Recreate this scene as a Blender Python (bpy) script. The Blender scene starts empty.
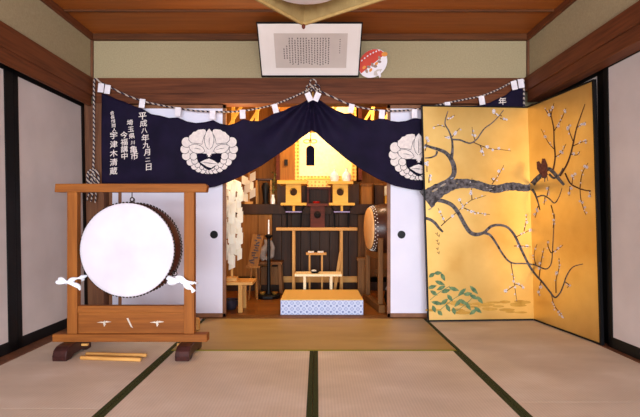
import bpy, bmesh, math, random
from mathutils import Vector, Matrix
SC = bpy.context.scene
COL = SC.collection
PI = math.pi
rnd = random.Random(7)
EYE = 0.84; FP = 460.0; VX = 317.0; VY = 218.0

def P(px, py, Y):            # where a sight line of the photograph meets the depth Y -> (X, Z)
    return ((px - VX) * Y / FP, EYE - (py - VY) * Y / FP)

# ---------------------------------------------------------------- camera, light, exposure
cam_d = bpy.data.cameras.new('camera'); cam = bpy.data.objects.new('camera', cam_d); COL.objects.link(cam)
cam.location = (0, 0, EYE); cam.rotation_euler = (PI / 2, 0, 0)
cam_d.sensor_width = 36; cam_d.lens = 36 * FP / 640
cam_d.shift_x = 3.0 / 640; cam_d.shift_y = 9.5 / 640; cam_d.clip_start = 0.05
SC.camera = cam
SC.view_settings.view_transform = 'Standard'; SC.view_settings.look = 'None'
SC.view_settings.gamma = 1; SC.view_settings.use_curve_mapping = False
SC.view_settings.exposure = 0.0
w = bpy.data.worlds.new('world'); SC.world = w; w.use_nodes = True
w.node_tree.nodes['Background'].inputs[0].default_value = (0.62, 0.68, 0.95, 1)
w.node_tree.nodes['Background'].inputs[1].default_value = 0.6

def area(name, loc, rot, sx, sy, power, col):
    d = bpy.data.lights.new(name, 'AREA'); d.shape = 'RECTANGLE'; d.size = sx; d.size_y = sy
    d.energy = power; d.color = col
    o = bpy.data.objects.new(name, d); COL.objects.link(o); o.location = loc; o.rotation_euler = rot
    return o
def bulb(name, loc, power, col, r=0.05):
    d = bpy.data.lights.new(name, 'POINT'); d.energy = power; d.color = col; d.shadow_soft_size = r
    o = bpy.data.objects.new(name, d); COL.objects.link(o); o.location = loc
    return o
# daylight through the open garden side of the room, behind the photographer
area('garden_daylight', (0.0, -2.35, 0.85), (math.radians(78), 0, 0), 3.5, 1.35, 385, (0.86, 0.92, 1.0))
# the altar room's own warm lamps and one added fill, hidden behind the curtain
WARM = (1.0, 0.70, 0.36)
bulb('altar_lamp_light', (0.06, 5.05, 1.98), 38, (1.0, 0.76, 0.42), 0.04)
bulb('altar_room_light', (-0.66, 4.03, 1.52), 17, WARM, 0.05)  # fill light added to brighten the paper streamers
bulb('altar_room_light', (0.55, 4.35, 2.02), 22, WARM, 0.06)
bulb('altar_room_light', (-0.35, 4.6, 2.05), 20, WARM, 0.06)

# ---------------------------------------------------------------- materials
def C(r, g, b):
    f = lambda v: ((v / 255 + 0.055) / 1.055) ** 2.4 if v > 10 else v / 255 / 12.92
    return (f(r), f(g), f(b), 1)
MATS = {}
def nodes(name):
    m = bpy.data.materials.new(name); m.use_nodes = True
    nt = m.node_tree; b = nt.nodes['Principled BSDF']; MATS[name] = m
    return m, nt, b
def ramp(nt, stops):
    r = nt.nodes.new('ShaderNodeValToRGB'); e = r.color_ramp.elements
    e[0].position, e[0].color = stops[0]; e[1].position, e[1].color = stops[-1]
    for p, c in stops[1:-1]:
        x = e.new(p); x.color = c
    return r
def coords(nt, scale, rot=(0, 0, 0)):
    tc = nt.nodes.new('ShaderNodeTexCoord'); mp = nt.nodes.new('ShaderNodeMapping')
    mp.inputs['Scale'].default_value = scale; mp.inputs['Rotation'].default_value = rot
    nt.links.new(tc.outputs['Object'], mp.inputs[0])
    return mp.outputs[0]
def mottled(name, c1, c2, scale=8, rough=0.6, metal=0.0, bump=0.0, sc3=(1, 1, 1), detail=4, spec=0.3, transl=0.0):
    m, nt, b = nodes(name)
    n = nt.nodes.new('ShaderNodeTexNoise'); n.inputs['Scale'].default_value = scale; n.inputs['Detail'].default_value = detail
    nt.links.new(coords(nt, sc3), n.inputs['Vector'])
    r = ramp(nt, [(0.3, c1), (0.7, c2)]); nt.links.new(n.outputs['Fac'], r.inputs[0])
    nt.links.new(r.outputs[0], b.inputs['Base Color'])
    b.inputs['Roughness'].default_value = rough; b.inputs['Metallic'].default_value = metal
    b.inputs['Specular IOR Level'].default_value = spec
    if bump:
        bp = nt.nodes.new('ShaderNodeBump'); bp.inputs['Strength'].default_value = bump; bp.inputs['Distance'].default_value = 0.004
        nt.links.new(n.outputs['Fac'], bp.inputs['Height']); nt.links.new(bp.outputs[0], b.inputs['Normal'])
    if transl:
        t = nt.nodes.new('ShaderNodeBsdfTranslucent'); nt.links.new(r.outputs[0], t.inputs['Color'])
        mx = nt.nodes.new('ShaderNodeMixShader'); mx.inputs[0].default_value = transl
        out = nt.nodes['Material Output']
        nt.links.new(b.outputs[0], mx.inputs[1]); nt.links.new(t.outputs[0], mx.inputs[2]); nt.links.new(mx.outputs[0], out.inputs[0])
    return m
def wood(name, c1, c2, axis='z', rough=0.6, fine=60, spec=0.2):
    sc3 = {'x': (0.06, 1, 1), 'y': (1, 0.06, 1), 'z': (1, 1, 0.06)}[axis]
    m, nt, b = nodes(name)
    v = coords(nt, sc3)
    n = nt.nodes.new('ShaderNodeTexNoise'); n.inputs['Scale'].default_value = fine; n.inputs['Detail'].default_value = 5
    n2 = nt.nodes.new('ShaderNodeTexNoise'); n2.inputs['Scale'].default_value = fine / 7; n2.inputs['Detail'].default_value = 3
    nt.links.new(v, n.inputs['Vector']); nt.links.new(v, n2.inputs['Vector'])
    mx = nt.nodes.new('ShaderNodeMath'); mx.operation = 'ADD'
    nt.links.new(n.outputs['Fac'], mx.inputs[0]); nt.links.new(n2.outputs['Fac'], mx.inputs[1])
    h = nt.nodes.new('ShaderNodeMath'); h.operation = 'MULTIPLY'; h.inputs[1].default_value = 0.5
    nt.links.new(mx.outputs[0], h.inputs[0])
    r = ramp(nt, [(0.36, c1), (0.64, c2)]); nt.links.new(h.outputs[0], r.inputs[0])
    nt.links.new(r.outputs[0], b.inputs['Base Color'])
    b.inputs['Roughness'].default_value = rough; b.inputs['Specular IOR Level'].default_value = spec
    return m
beam_x = wood('beam_wood_x', C(78, 40, 22), C(116, 64, 36), 'x')
beam_y = wood('beam_wood_y', C(78, 40, 22), C(116, 64, 36), 'y')
post_w = wood('post_wood', C(84, 50, 34), C(122, 80, 54), 'z')
ceil_m = wood('ceiling_board', C(136, 70, 24), C(162, 90, 34), 'x', 0.5, 30)
batt_m = wood('ceiling_batten', C(74, 40, 20), C(104, 60, 30), 'x')
plaster = mottled('plaster', C(158, 143, 111), C(171, 156, 123), 90, 0.95, bump=0.15, spec=0.05)
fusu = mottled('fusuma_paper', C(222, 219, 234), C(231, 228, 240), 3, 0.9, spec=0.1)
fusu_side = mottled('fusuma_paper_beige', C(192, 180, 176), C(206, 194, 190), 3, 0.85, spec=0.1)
black = mottled('black_lacquer', C(10, 9, 10), C(16, 14, 15), 5, 0.5, spec=0.2)
brown_lac = mottled('brown_lacquer_frame', C(116, 74, 48), C(140, 92, 60), 12, 0.45)
drum_wood = wood('stand_wood', C(118, 64, 20), C(150, 88, 32), 'z', 0.62)
drum_wood_x = wood('stand_wood_x', C(118, 64, 20), C(150, 88, 32), 'x', 0.62)
foot_wood = wood('dark_foot_wood', C(40, 18, 16), C(68, 36, 32), 'y', 0.35)
light_wood = wood('light_wood_x', C(184, 130, 66), C(214, 162, 92), 'x', 0.62)
light_wood_z = wood('light_wood_z', C(184, 130, 66), C(214, 162, 92), 'z', 0.62)
white_wood = wood('white_wood', C(236, 214, 170), C(248, 232, 196), 'x', 0.5)
orange_wood = wood('orange_wood', C(124, 76, 26), C(158, 104, 42), 'z', 0.62)
gold_wood = wood('gold_wood', C(216, 158, 58), C(238, 186, 86), 'x', 0.62)
dark_wood = wood('dark_wood', C(42, 26, 16), C(70, 45, 28), 'z', 0.6, 40, 0.2)
red_wood = wood('red_wood', C(72, 28, 16), C(100, 44, 26), 'x', 0.62)
mid_wood = wood('mid_wood', C(88, 54, 22), C(126, 82, 38), 'z', 0.62)
floor_wood = wood('floor_wood', C(112, 64, 22), C(144, 88, 34), 'x', 0.35, 40)
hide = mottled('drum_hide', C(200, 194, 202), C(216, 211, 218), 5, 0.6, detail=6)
white_cloth = mottled('white_cloth', C(225, 228, 240), C(245, 246, 250), 20, 0.9, bump=0.2)
white_paper = mottled('white_paper', C(244, 240, 226), C(252, 250, 240), 6, 0.85, transl=0.35)
white_por = mottled('porcelain', C(240, 236, 226), C(250, 247, 240), 6, 0.15, spec=0.6)
iron = mottled('iron', C(40, 32, 28), C(66, 54, 46), 30, 0.45, metal=0.7)
brass = mottled('brass', C(190, 140, 60), C(220, 170, 80), 30, 0.35, metal=0.8)
silver = mottled('silver_inlay', C(190, 180, 165), C(225, 215, 200), 60, 0.4, metal=0.3)
gold_leaf = mottled('gold_leaf', C(206, 160, 84), C(236, 198, 122), 2.2, 0.42, metal=0.8, detail=6, spec=0.5)
bark = mottled('painted_bark', C(22, 16, 16), C(110, 104, 106), 40, 0.8, detail=6)
fleck = mottled('painted_lichen', C(176, 138, 58), C(134, 150, 170), 30, 0.8)
twig = mottled('painted_twig', C(62, 34, 24), C(92, 56, 40), 20, 0.8)
blossom = mottled('painted_blossom', C(188, 180, 190), C(222, 216, 220), 60, 0.8)
leafg = mottled('painted_leaf', C(54, 92, 68), C(116, 140, 94), 30, 0.8)
birdm = mottled('painted_bird', C(80, 38, 30), C(116, 66, 54), 60, 0.8)
mist = mottled('painted_ground', C(176, 128, 44), C(206, 160, 74), 14, 0.6, metal=0.3)
navy = mottled('navy_cloth', C(18, 12, 34), C(29, 20, 48), 6, 0.75, spec=0.15, transl=0.14)
navy_plain = mottled('navy_dye', C(14, 10, 28), C(20, 15, 36), 6, 0.85, spec=0.1)
crest_w = mottled('undyed_cloth', C(214, 200, 196), C(234, 222, 214), 40, 0.9, spec=0.1)
tab_w = mottled('tab_cloth', C(224, 216, 224), C(240, 234, 238), 30, 0.9)
green_b = mottled('mat_border_cloth', C(46, 50, 26), C(72, 74, 40), 160, 0.9, spec=0.1)
yellow_b = mottled('mat_border_cloth_yellow', C(128, 124, 40), C(150, 142, 60), 160, 0.9, spec=0.1)
red_lac = mottled('red_lacquer', C(150, 16, 10), C(190, 26, 14), 8, 0.2, spec=0.6)
purple_lac = mottled('purple_tray', C(110, 84, 130), C(140, 110, 160), 8, 0.3)
greyd = mottled('grey_driftwood', C(128, 118, 112), C(168, 156, 146), 14, 0.8)
mount = mottled('picture_mount', C(232, 222, 216), C(240, 231, 226), 4, 0.8)
manus = mottled('manuscript_paper', C(196, 182, 174), C(206, 192, 184), 6, 0.9)
ink = mottled('ink', C(26, 22, 22), C(50, 44, 42), 30, 0.9)
shade_m = mottled('shade_paper', C(150, 124, 78), C(168, 142, 92), 20, 0.8, transl=0.3)
shade_w = wood('shade_wood', C(150, 120, 72), C(170, 138, 86), 'x', 0.5)
fan_r = mottled('fan_red', C(196, 48, 24), C(214, 66, 34), 8, 0.5)
fan_w = mottled('fan_white', C(226, 218, 224), C(238, 232, 236), 8, 0.5)
fan_o = mottled('fan_orange', C(214, 130, 40), C(228, 150, 60), 8, 0.5)
fan_g = mottled('fan_grey', C(120, 112, 110), C(176, 132, 104), 60, 0.5)
leafd = mottled('sakaki_leaf', C(70, 76, 30), C(126, 120, 48), 30, 0.6)
dais_top = mottled('dais_straw', C(214, 172, 88), C(228, 188, 108), 60, 0.7, sc3=(1, 8, 1))

def tatami(name, c1, c2, c3, along='y'):
    m, nt, b = nodes(name)
    tc = nt.nodes.new('ShaderNodeTexCoord')
    wv = nt.nodes.new('ShaderNodeTexWave'); wv.wave_type = 'BANDS'; wv.bands_direction = 'X' if along == 'y' else 'Y'
    wv.inputs['Scale'].default_value = 21; wv.inputs['Distortion'].default_value = 0.3
    nt.links.new(tc.outputs['Object'], wv.inputs['Vector'])
    wv2 = nt.nodes.new('ShaderNodeTexWave'); wv2.wave_type = 'BANDS'; wv2.bands_direction = 'Y' if along == 'y' else 'X'
    wv2.inputs['Scale'].default_value = 40; nt.links.new(tc.outputs['Object'], wv2.inputs['Vector'])
    n = nt.nodes.new('ShaderNodeTexNoise'); n.inputs['Scale'].default_value = 3; n.inputs['Detail'].default_value = 7
    nt.links.new(coords(nt, (0.6, 2.5, 1) if along == 'x' else (1, 1.6, 1)), n.inputs['Vector'])
    r = ramp(nt, [(0.3, c1), (0.55, c2), (0.75, c3)]); nt.links.new(n.outputs['Fac'], r.inputs[0])
    mm = nt.nodes.new('ShaderNodeMath'); mm.operation = 'MULTIPLY'
    nt.links.new(wv.outputs['Fac'], mm.inputs[0]); nt.links.new(wv2.outputs['Fac'], mm.inputs[1])
    mr = nt.nodes.new('ShaderNodeMapRange'); mr.inputs['To Min'].default_value = 0.86; mr.inputs['To Max'].default_value = 1.04
    nt.links.new(mm.outputs[0], mr.inputs[0])
    vm = nt.nodes.new('ShaderNodeVectorMath'); vm.operation = 'SCALE'
    nt.links.new(r.outputs[0], vm.inputs[0]); nt.links.new(mr.outputs[0], vm.inputs['Scale'])
    nt.links.new(vm.outputs[0], b.inputs['Base Color'])
    bp = nt.nodes.new('ShaderNodeBump'); bp.inputs['Strength'].default_value = 0.3; bp.inputs['Distance'].default_value = 0.002
    nt.links.new(mm.outputs[0], bp.inputs['Height']); nt.links.new(bp.outputs[0], b.inputs['Normal'])
    b.inputs['Roughness'].default_value = 0.55; b.inputs['Specular IOR Level'].default_value = 0.35
    return m
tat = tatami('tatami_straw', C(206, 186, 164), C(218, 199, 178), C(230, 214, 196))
tat_y = tatami('tatami_straw_golden', C(162, 128, 66), C(176, 142, 78), C(190, 158, 94), 'x')  # yellower straw, with some altar light and sheen put into its colour

def rope_mat():
    m, nt, b = nodes('braided_cord')
    tc = nt.nodes.new('ShaderNodeTexCoord'); wv = nt.nodes.new('ShaderNodeTexWave')
    wv.wave_type = 'BANDS'; wv.bands_direction = 'DIAGONAL'; wv.inputs['Scale'].default_value = 17
    nt.links.new(tc.outputs['Object'], wv.inputs['Vector'])
    r = ramp(nt, [(0.45, C(30, 20, 44)), (0.6, C(184, 166, 152))]); nt.links.new(wv.outputs['Fac'], r.inputs[0])
    nt.links.new(r.outputs[0], b.inputs['Base Color']); b.inputs['Roughness'].default_value = 0.8
    return m
cordm = rope_mat()

def shippo():                 # blue and white diamond brocade on the dais front
    m, nt, b = nodes('blue_diamond_brocade')
    tc = nt.nodes.new('ShaderNodeTexCoord'); sep = nt.nodes.new('ShaderNodeSeparateXYZ')
    nt.links.new(tc.outputs['Object'], sep.inputs[0])
    def mth(op, a, bb=None):
        x = nt.nodes.new('ShaderNodeMath'); x.operation = op
        for i, v in enumerate((a, bb)):
            if v is None: continue
            if isinstance(v, (int, float)): x.inputs[i].default_value = v
            else: nt.links.new(v, x.inputs[i])
        return x.outputs[0]
    p = 0.052
    def cell(o):
        return mth('ABSOLUTE', mth('SUBTRACT', mth('FRACT', mth('ADD', mth('DIVIDE', o, p), 50.0)), 0.5))
    d = mth('ADD', cell(sep.outputs['X']), cell(sep.outputs['Z']))      # 0 at a cell's centre .. 1 at its corners
    r = ramp(nt, [(0.0, C(60, 84, 150)), (0.18, C(74, 100, 168)), (0.2, C(214, 222, 240)), (0.34, C(214, 222, 240)),
                  (0.38, C(110, 136, 198)), (0.46, C(222, 228, 242)), (0.56, C(222, 228, 242)), (0.62, C(100, 126, 190)), (0.82, C(214, 222, 240)), (1.0, C(90, 112, 176))])
    nt.links.new(d, r.inputs[0]); nt.links.new(r.outputs[0], b.inputs['Base Color']); b.inputs['Roughness'].default_value = 0.8
    return m
ship = shippo()
def brocade():
    m, nt, b = nodes('gold_brocade')
    v = nt.nodes.new('ShaderNodeTexVoronoi'); v.inputs['Scale'].default_value = 24; v.inputs['Randomness'].default_value = 0.15
    nt.links.new(coords(nt, (1, 1, 1)), v.inputs['Vector'])
    r = ramp(nt, [(0.25, C(190, 120, 40)), (0.4, C(236, 190, 96))]); nt.links.new(v.outputs['Distance'], r.inputs[0])
    nt.links.new(r.outputs[0], b.inputs['Base Color']); b.inputs['Roughness'].default_value = 0.6
    return m
broc = brocade()
pale_silk = mottled('pale_gold_silk', C(248, 226, 162), C(254, 238, 186), 30, 0.6, spec=0.3)

# ---------------------------------------------------------------- mesh helpers
def root_loc(o):
    while o.parent: o = o.parent
    return o.location.copy()
class MB:
    def __init__(s): s.v = []; s.f = []; s.m = []; s.smooth = []
    def add(s, vs, fs, mi=0, smooth=False):
        n = len(s.v); s.v += [tuple(v) for v in vs]
        for f in fs: s.f.append(tuple(i + n for i in f)); s.m.append(mi); s.smooth.append(smooth)
        return s
    def box(s, x0, x1, y0, y1, z0, z1, mi=0):
        v = [(x, y, z) for z in (z0, z1) for y in (y0, y1) for x in (x0, x1)]
        return s.add(v, [(0, 2, 3, 1), (4, 5, 7, 6), (0, 1, 5, 4), (2, 6, 7, 3), (0, 4, 6, 2), (1, 3, 7, 5)], mi)
    def obox(s, c, ax, ay, az, mi=0):       # oriented box: centre + three half-axis vectors
        c = Vector(c); ax = Vector(ax); ay = Vector(ay); az = Vector(az)
        v = [c + ax * i + ay * j + az * k for k in (-1, 1) for j in (-1, 1) for i in (-1, 1)]
        return s.add(v, [(0, 2, 3, 1), (4, 5, 7, 6), (0, 1, 5, 4), (2, 6, 7, 3), (0, 4, 6, 2), (1, 3, 7, 5)], mi)
    def bar(s, a, b, w, d, mi=0, up=(0, 0, 1)):
        a = Vector(a); b = Vector(b); t = (b - a); L = t.length; t.normalize(); u = Vector(up)
        if abs(t.dot(u)) > 0.95: u = Vector((0, 1, 0))
        sx = t.cross(u).normalized(); uy = sx.cross(t)
        return s.obox((a + b) / 2, sx * w / 2, t * L / 2, uy * d / 2, mi)
    def tube(s, pts, r, n=10, mi=0, cap=True):
        pts = [Vector(p) for p in pts]; k = len(pts); rr = r if isinstance(r, (list, tuple)) else [r] * k
        vs = []; prev = None
        for i, p in enumerate(pts):
            t = (pts[min(i + 1, k - 1)] - pts[max(i - 1, 0)]).normalized()
            if prev is None:
                u = Vector((0, 0, 1)) if abs(t.z) < 0.9 else Vector((1, 0, 0)); u = (u - t * u.dot(t)).normalized()
            else: u = (prev - t * prev.dot(t)).normalized()
            prev = u; q = t.cross(u)
            vs += [p + (u * math.cos(2 * PI * j / n) + q * math.sin(2 * PI * j / n)) * rr[i] for j in range(n)]
        fs = [(i * n + j, i * n + (j + 1) % n, (i + 1) * n + (j + 1) % n, (i + 1) * n + j) for i in range(k - 1) for j in range(n)]
        if cap: fs += [tuple(range(n - 1, -1, -1)), tuple(range((k - 1) * n, k * n))]
        return s.add(vs, fs, mi, True)
    def lathe(s, prof, c=(0, 0, 0), n=24, M=None, mi=0):   # prof: (radius, height) about local z
        c = Vector(c); vs = []
        for r, h in prof:
            for j in range(n):
                p = Vector((r * math.cos(2 * PI * j / n), r * math.sin(2 * PI * j / n), h))
                if M: p = M @ p
                vs.append(p + c)
        k = len(prof)
        fs = [(i * n + j, i * n + (j + 1) % n, (i + 1) * n + (j + 1) % n, (i + 1) * n + j) for i in range(k - 1) for j in range(n)]
        fs += [tuple(range(n - 1, -1, -1)), tuple(range((k - 1) * n, k * n))]
        return s.add(vs, fs, mi, True)
    def prism(s, poly, a, b, axis='y', mi=0):              # poly in the plane across axis
        def q(u, v, t): return {'y': (u, t, v), 'x': (t, u, v), 'z': (u, v, t)}[axis]
        n = len(poly); vs = [q(u, v, a) for u, v in poly] + [q(u, v, b) for u, v in poly]
        fs = [tuple(range(n - 1, -1, -1)), tuple(range(n, 2 * n))] + [(i, (i + 1) % n, n + (i + 1) % n, n + i) for i in range(n)]
        return s.add(vs, fs, mi)
    def sphere(s, c, rx, ry, rz, n=14, mi=0):
        prof = [(max(1e-4, math.sin(PI * i / 8)), -math.cos(PI * i / 8)) for i in range(9)]
        vs = [(c[0] + r * rx * math.cos(2 * PI * j / n), c[1] + r * ry * math.sin(2 * PI * j / n), c[2] + h * rz) for r, h in prof for j in range(n)]
        fs = [(i * n + j, i * n + (j + 1) % n, (i + 1) * n + (j + 1) % n, (i + 1) * n + j) for i in range(8) for j in range(n)]
        return s.add(vs, fs, mi, True)
    def build(s, name, mats, parent=None, bevel=0.0):
        if not isinstance(mats, (list, tuple)): mats = [mats]
        if parent is not None: off = root_loc(parent)
        else:
            xs = [v[0] for v in s.v]; ys = [v[1] for v in s.v]; zs = [v[2] for v in s.v]
            off = Vector(((min(xs) + max(xs)) / 2, (min(ys) + max(ys)) / 2, min(zs)))
        me = bpy.data.meshes.new(name)
        me.from_pydata([tuple(Vector(v) - off) for v in s.v], [], s.f); me.update()
        for m in mats: me.materials.append(m)
        me.polygons.foreach_set('material_index', s.m); me.polygons.foreach_set('use_smooth', s.smooth)
        bm = bmesh.new(); bm.from_mesh(me); bmesh.ops.recalc_face_normals(bm, faces=bm.faces); bm.to_mesh(me); bm.free()
        if any(s.smooth):
            try: me.set_sharp_from_angle(angle=math.radians(40))
            except Exception: pass
        o = bpy.data.objects.new(name, me); COL.objects.link(o)
        if parent is not None: o.parent = parent
        else: o.location = off
        if bevel:
            bv = o.modifiers.new('bevel', 'BEVEL'); bv.width = bevel; bv.segments = 2; bv.limit_method = 'ANGLE'
        return o
def tag(o, label, cat, group=None, kind=None):
    if kind: o['kind'] = kind
    else: o['label'] = label; o['category'] = cat
    if group: o['group'] = group
    return o
def thing(name, label, cat, loc, group=None):
    o = bpy.data.objects.new(name, None); o.empty_display_size = 0.05; COL.objects.link(o); o.location = loc
    return tag(o, label, cat, group)
def struct(name, mb, mats, parent=None, bevel=0.0):
    o = mb.build(name, mats, parent, bevel)
    if parent is None: o['kind'] = 'structure'
    return o
def copy_tree(o, parent=None):
    c = o.copy(); COL.objects.link(c)
    if parent is not None: c.parent = parent
    for ch in [x for x in COL.objects if x.parent == o]: copy_tree(ch, c)
    return c
def lerp(a, b, t): return a + (b - a) * t
def poly_at(pts, x):
    if x <= pts[0][0]: return pts[0][1]
    for (x0, y0), (x1, y1) in zip(pts, pts[1:]):
        if x <= x1:
            t = (x - x0) / (x1 - x0); return lerp(y0, y1, t)
    return pts[-1][1]
def smooth_path(pts, n=6):          # Catmull-Rom through tuples of any length
    out = []; k = len(pts)
    for i in range(k - 1):
        p0 = pts[max(i - 1, 0)]; p1 = pts[i]; p2 = pts[i + 1]; p3 = pts[min(i + 2, k - 1)]
        for j in range(n):
            t = j / n
            out.append(tuple(0.5 * (2 * b + (c - a) * t + (2 * a - 5 * b + 4 * c - d) * t * t + (3 * b - a - 3 * c + d) * t ** 3) for a, b, c, d in zip(p0, p1, p2, p3)))
    out.append(tuple(pts[-1])); return out
GL = {}
def glyph(ch):                      # flat mesh of one character, about one unit high, centred on (0.5 em)
    if ch not in GL:
        cu = bpy.data.curves.new('glyph', 'FONT'); cu.body = ch; cu.size = 1; cu.resolution_u = 2
        cu.offset = 0.012
        o = bpy.data.objects.new('glyph', cu); COL.objects.link(o)
        dg = bpy.context.evaluated_depsgraph_get(); e = o.evaluated_get(dg); me = e.to_mesh()
        vs = [(v.co.x, v.co.y) for v in me.vertices]; fs = [tuple(p.vertices) for p in me.polygons]
        e.to_mesh_clear(); bpy.data.objects.remove(o); bpy.data.curves.remove(cu)
        if vs:
            cx = (min(v[0] for v in vs) + max(v[0] for v in vs)) / 2; cy = (min(v[1] for v in vs) + max(v[1] for v in vs)) / 2
            vs = [(x - cx, y - cy) for x, y in vs]
        GL[ch] = (vs, fs)
    return GL[ch]

# ---------------------------------------------------------------- setting: floor
YB = 3.84                       # front edge of the sill under the back wall
floor = struct('floor', MB().box(-1.86, 1.93, -2.3, YB, -0.12, -0.045), floor_wood)
def mat_(x0, x1, y0, y1, m, borders, bm_=green_b, w_=0.026):
    g = 0.0015
    t = MB().box(x0 + g, x1 - g, y0 + g, y1 - g, -0.045, 0.0).build('tatami_mat', m, floor)
    for side in borders:
        if side == 'l': b = (x0 + g, x0 + w_, y0 + g, y1 - g)
        if side == 'r': b = (x1 - w_, x1 - g, y0 + g, y1 - g)
        if side == 'f': b = (x0 + g, x1 - g, y0 + g, y0 + w_)
        if side == 'b': b = (x0 + g, x1 - g, y1 - w_, y1 - g)
        MB().box(*b, -0.001, 0.0018).build('border', bm_, t)
X0, XL, XC, XR, X1 = -1.805, -0.925, -0.02, 0.885, 1.865
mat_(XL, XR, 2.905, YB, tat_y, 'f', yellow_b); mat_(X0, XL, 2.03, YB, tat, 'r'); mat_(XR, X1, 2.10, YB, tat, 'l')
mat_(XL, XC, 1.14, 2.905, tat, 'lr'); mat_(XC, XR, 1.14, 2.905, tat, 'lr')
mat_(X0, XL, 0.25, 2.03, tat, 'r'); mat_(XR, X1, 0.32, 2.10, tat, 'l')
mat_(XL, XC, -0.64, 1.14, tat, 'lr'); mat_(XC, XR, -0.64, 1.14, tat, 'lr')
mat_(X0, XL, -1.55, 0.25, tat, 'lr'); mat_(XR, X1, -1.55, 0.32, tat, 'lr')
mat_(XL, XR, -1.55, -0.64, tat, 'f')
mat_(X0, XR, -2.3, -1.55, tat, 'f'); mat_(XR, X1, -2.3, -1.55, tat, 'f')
HC = EYE + 1.53                  # ceiling height
# upper walls (plaster), beams
struct('wall_back', MB().box(-2.0, 1.9, YB + 0.01, YB + 0.12, 1.95, HC + 0.05), plaster)
struct('wall_left', MB().box(-2.03, -1.885, -2.3, YB + 0.01, 1.95, HC + 0.05), plaster)
struct('wall_right', MB().box(1.768, 1.98, -2.3, YB + 0.01, 1.95, HC + 0.05), plaster)
ZN = EYE + 1.167; ZK = EYE + 0.955
struct('trim_1', MB().box(-1.87, 1.73, YB - 0.01, YB + 0.009, ZK + 0.085, ZN).box(-1.87, 1.735, YB - 0.006, YB + 0.12, ZK, ZK + 0.085), beam_x, bevel=0.003)
struct('trim_2', MB().box(-1.955, -1.868, -2.3, YB + 0.01, EYE + 1.02, ZN).box(-1.898, -1.878, -2.3, YB - 0.01, EYE + 0.93, EYE + 1.02).box(-2.03, -1.898, -2.3, YB - 0.01, EYE + 0.976, EYE + 1.02), beam_y, bevel=0.003)
struct('trim_3', MB().box(1.733, 1.85, -2.3, YB + 0.01, EYE + 1.055, ZN + 0.005).box(1.75, 1.855, -2.3, YB - 0.012, EYE + 0.965, EYE + 1.055).box(1.855, 1.99, -2.3, YB + 0.01, EYE + 1.022, EYE + 1.055), beam_y, bevel=0.003)
struct('wall_left_outer', MB().box(-2.12, -2.04, -2.3, YB + 0.3, -0.1, HC + 0.05).box(-2.04, -1.3, YB + 0.125, YB + 0.2, -0.1, HC + 0.05), plaster)
struct('wall_right_outer', MB().box(2.0, 2.08, -2.3, YB + 0.3, -0.1, HC + 0.05).box(1.2, 2.0, YB + 0.135, YB + 0.2, -0.1, HC + 0.05), plaster)
# ceiling of wide boards under battens, with a moulding round the walls
struct('ceiling', MB().box(-2.12, 2.08, -2.3, YB + 0.12, HC, HC + 0.03), ceil_m)
k = 4
for y in (3.38, 2.92, 2.46, 2.0, 1.54, 1.08, 0.62, 0.18, -0.25, -0.7, -1.15, -1.6, -2.05):
    struct('trim_%d' % k, MB().box(-1.86, 1.75, y - 0.009, y + 0.009, HC - 0.015, HC), batt_m, bevel=0.002); k += 1
struct('trim_%d' % k, MB().box(-1.885, 1.768, YB - 0.03, YB + 0.01, HC - 0.05, HC), batt_m, bevel=0.003); k += 1
struct('trim_%d' % k, MB().box(-1.885, -1.855, -2.3, YB - 0.03, HC - 0.05, HC), beam_y, bevel=0.003); k += 1
struct('trim_%d' % k, MB().box(1.738, 1.768, -2.3, YB - 0.03, HC - 0.05, HC), beam_y, bevel=0.003); k += 1
# corner posts above and below the beam
for x0, x1 in ((-1.888, -1.868), (1.75, 1.768)):
    struct('trim_%d' % k, MB().box(x0, x1, YB - 0.012, YB + 0.01, ZN, HC - 0.05), post_w); k += 1
struct('trim_%d' % k, MB().box(-2.03, -1.775, YB - 0.008, YB + 0.12, -0.04, ZK).box(-1.862, -1.83, YB - 0.014, YB - 0.008, -0.04, ZK), post_w, bevel=0.006); k += 1
struct('trim_%d' % k, MB().box(1.79, 1.9, YB + 0.0, YB + 0.12, -0.04, ZK), post_w, bevel=0.006); k += 1
# sills
struct('trim_%d' % k, MB().box(-1.775, 1.79, YB, YB + 0.13, -0.05, 0.004), mid_wood, bevel=0.002); k += 1
struct('trim_%d' % k, MB().box(-1.97, X0, -2.3, YB - 0.01, -0.06, 0.003), post_w, bevel=0.002); k += 1
struct('trim_%d' % k, MB().box(X1, 1.98, -2.3, YB - 0.0, -0.06, 0.003), post_w, bevel=0.002); k += 1

# sliding doors (fusuma)
dn = [0]
def handle(parent, c, axis, r=0.033, m=black):
    M = {'y': Matrix.Rotation(PI / 2, 3, 'X'), 'x': Matrix.Rotation(PI / 2, 3, 'Y')}[axis]
    MB().lathe([(r, -0.004), (r, 0.004), (r * 0.85, 0.006), (r * 0.8, 0.002), (0.001, 0.002)], c, 24, M).build('door_handle', m, parent)
def fusuma_back(x0, x1, yf, hx=None, frame=brown_lac):
    dn[0] += 1
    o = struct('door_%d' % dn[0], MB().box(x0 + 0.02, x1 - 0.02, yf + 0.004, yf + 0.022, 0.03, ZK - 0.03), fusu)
    f = MB(); z0, z1, w_ = 0.004, ZK - 0.002, 0.028
    f.box(x0, x0 + w_, yf, yf + 0.026, z0, z1).box(x1 - w_, x1, yf, yf + 0.026, z0, z1)
    f.box(x0, x1, yf, yf + 0.026, z0, z0 + 0.034).box(x0, x1, yf, yf + 0.026, z1 - 0.03, z1)
    f.build('door_frame', frame, o, 0.002)
    if hx: handle(o, (hx, yf + 0.003, 0.70), 'y')
    return o
YF = YB + 0.035
fusuma_back(-1.675, -0.768, YF, -0.868)
fusuma_back(-1.774, -0.90, YF + 0.045)
fusuma_back(0.592, 1.5, YF, 0.712)
fusuma_back(0.90, 1.789, YF + 0.045)
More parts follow.
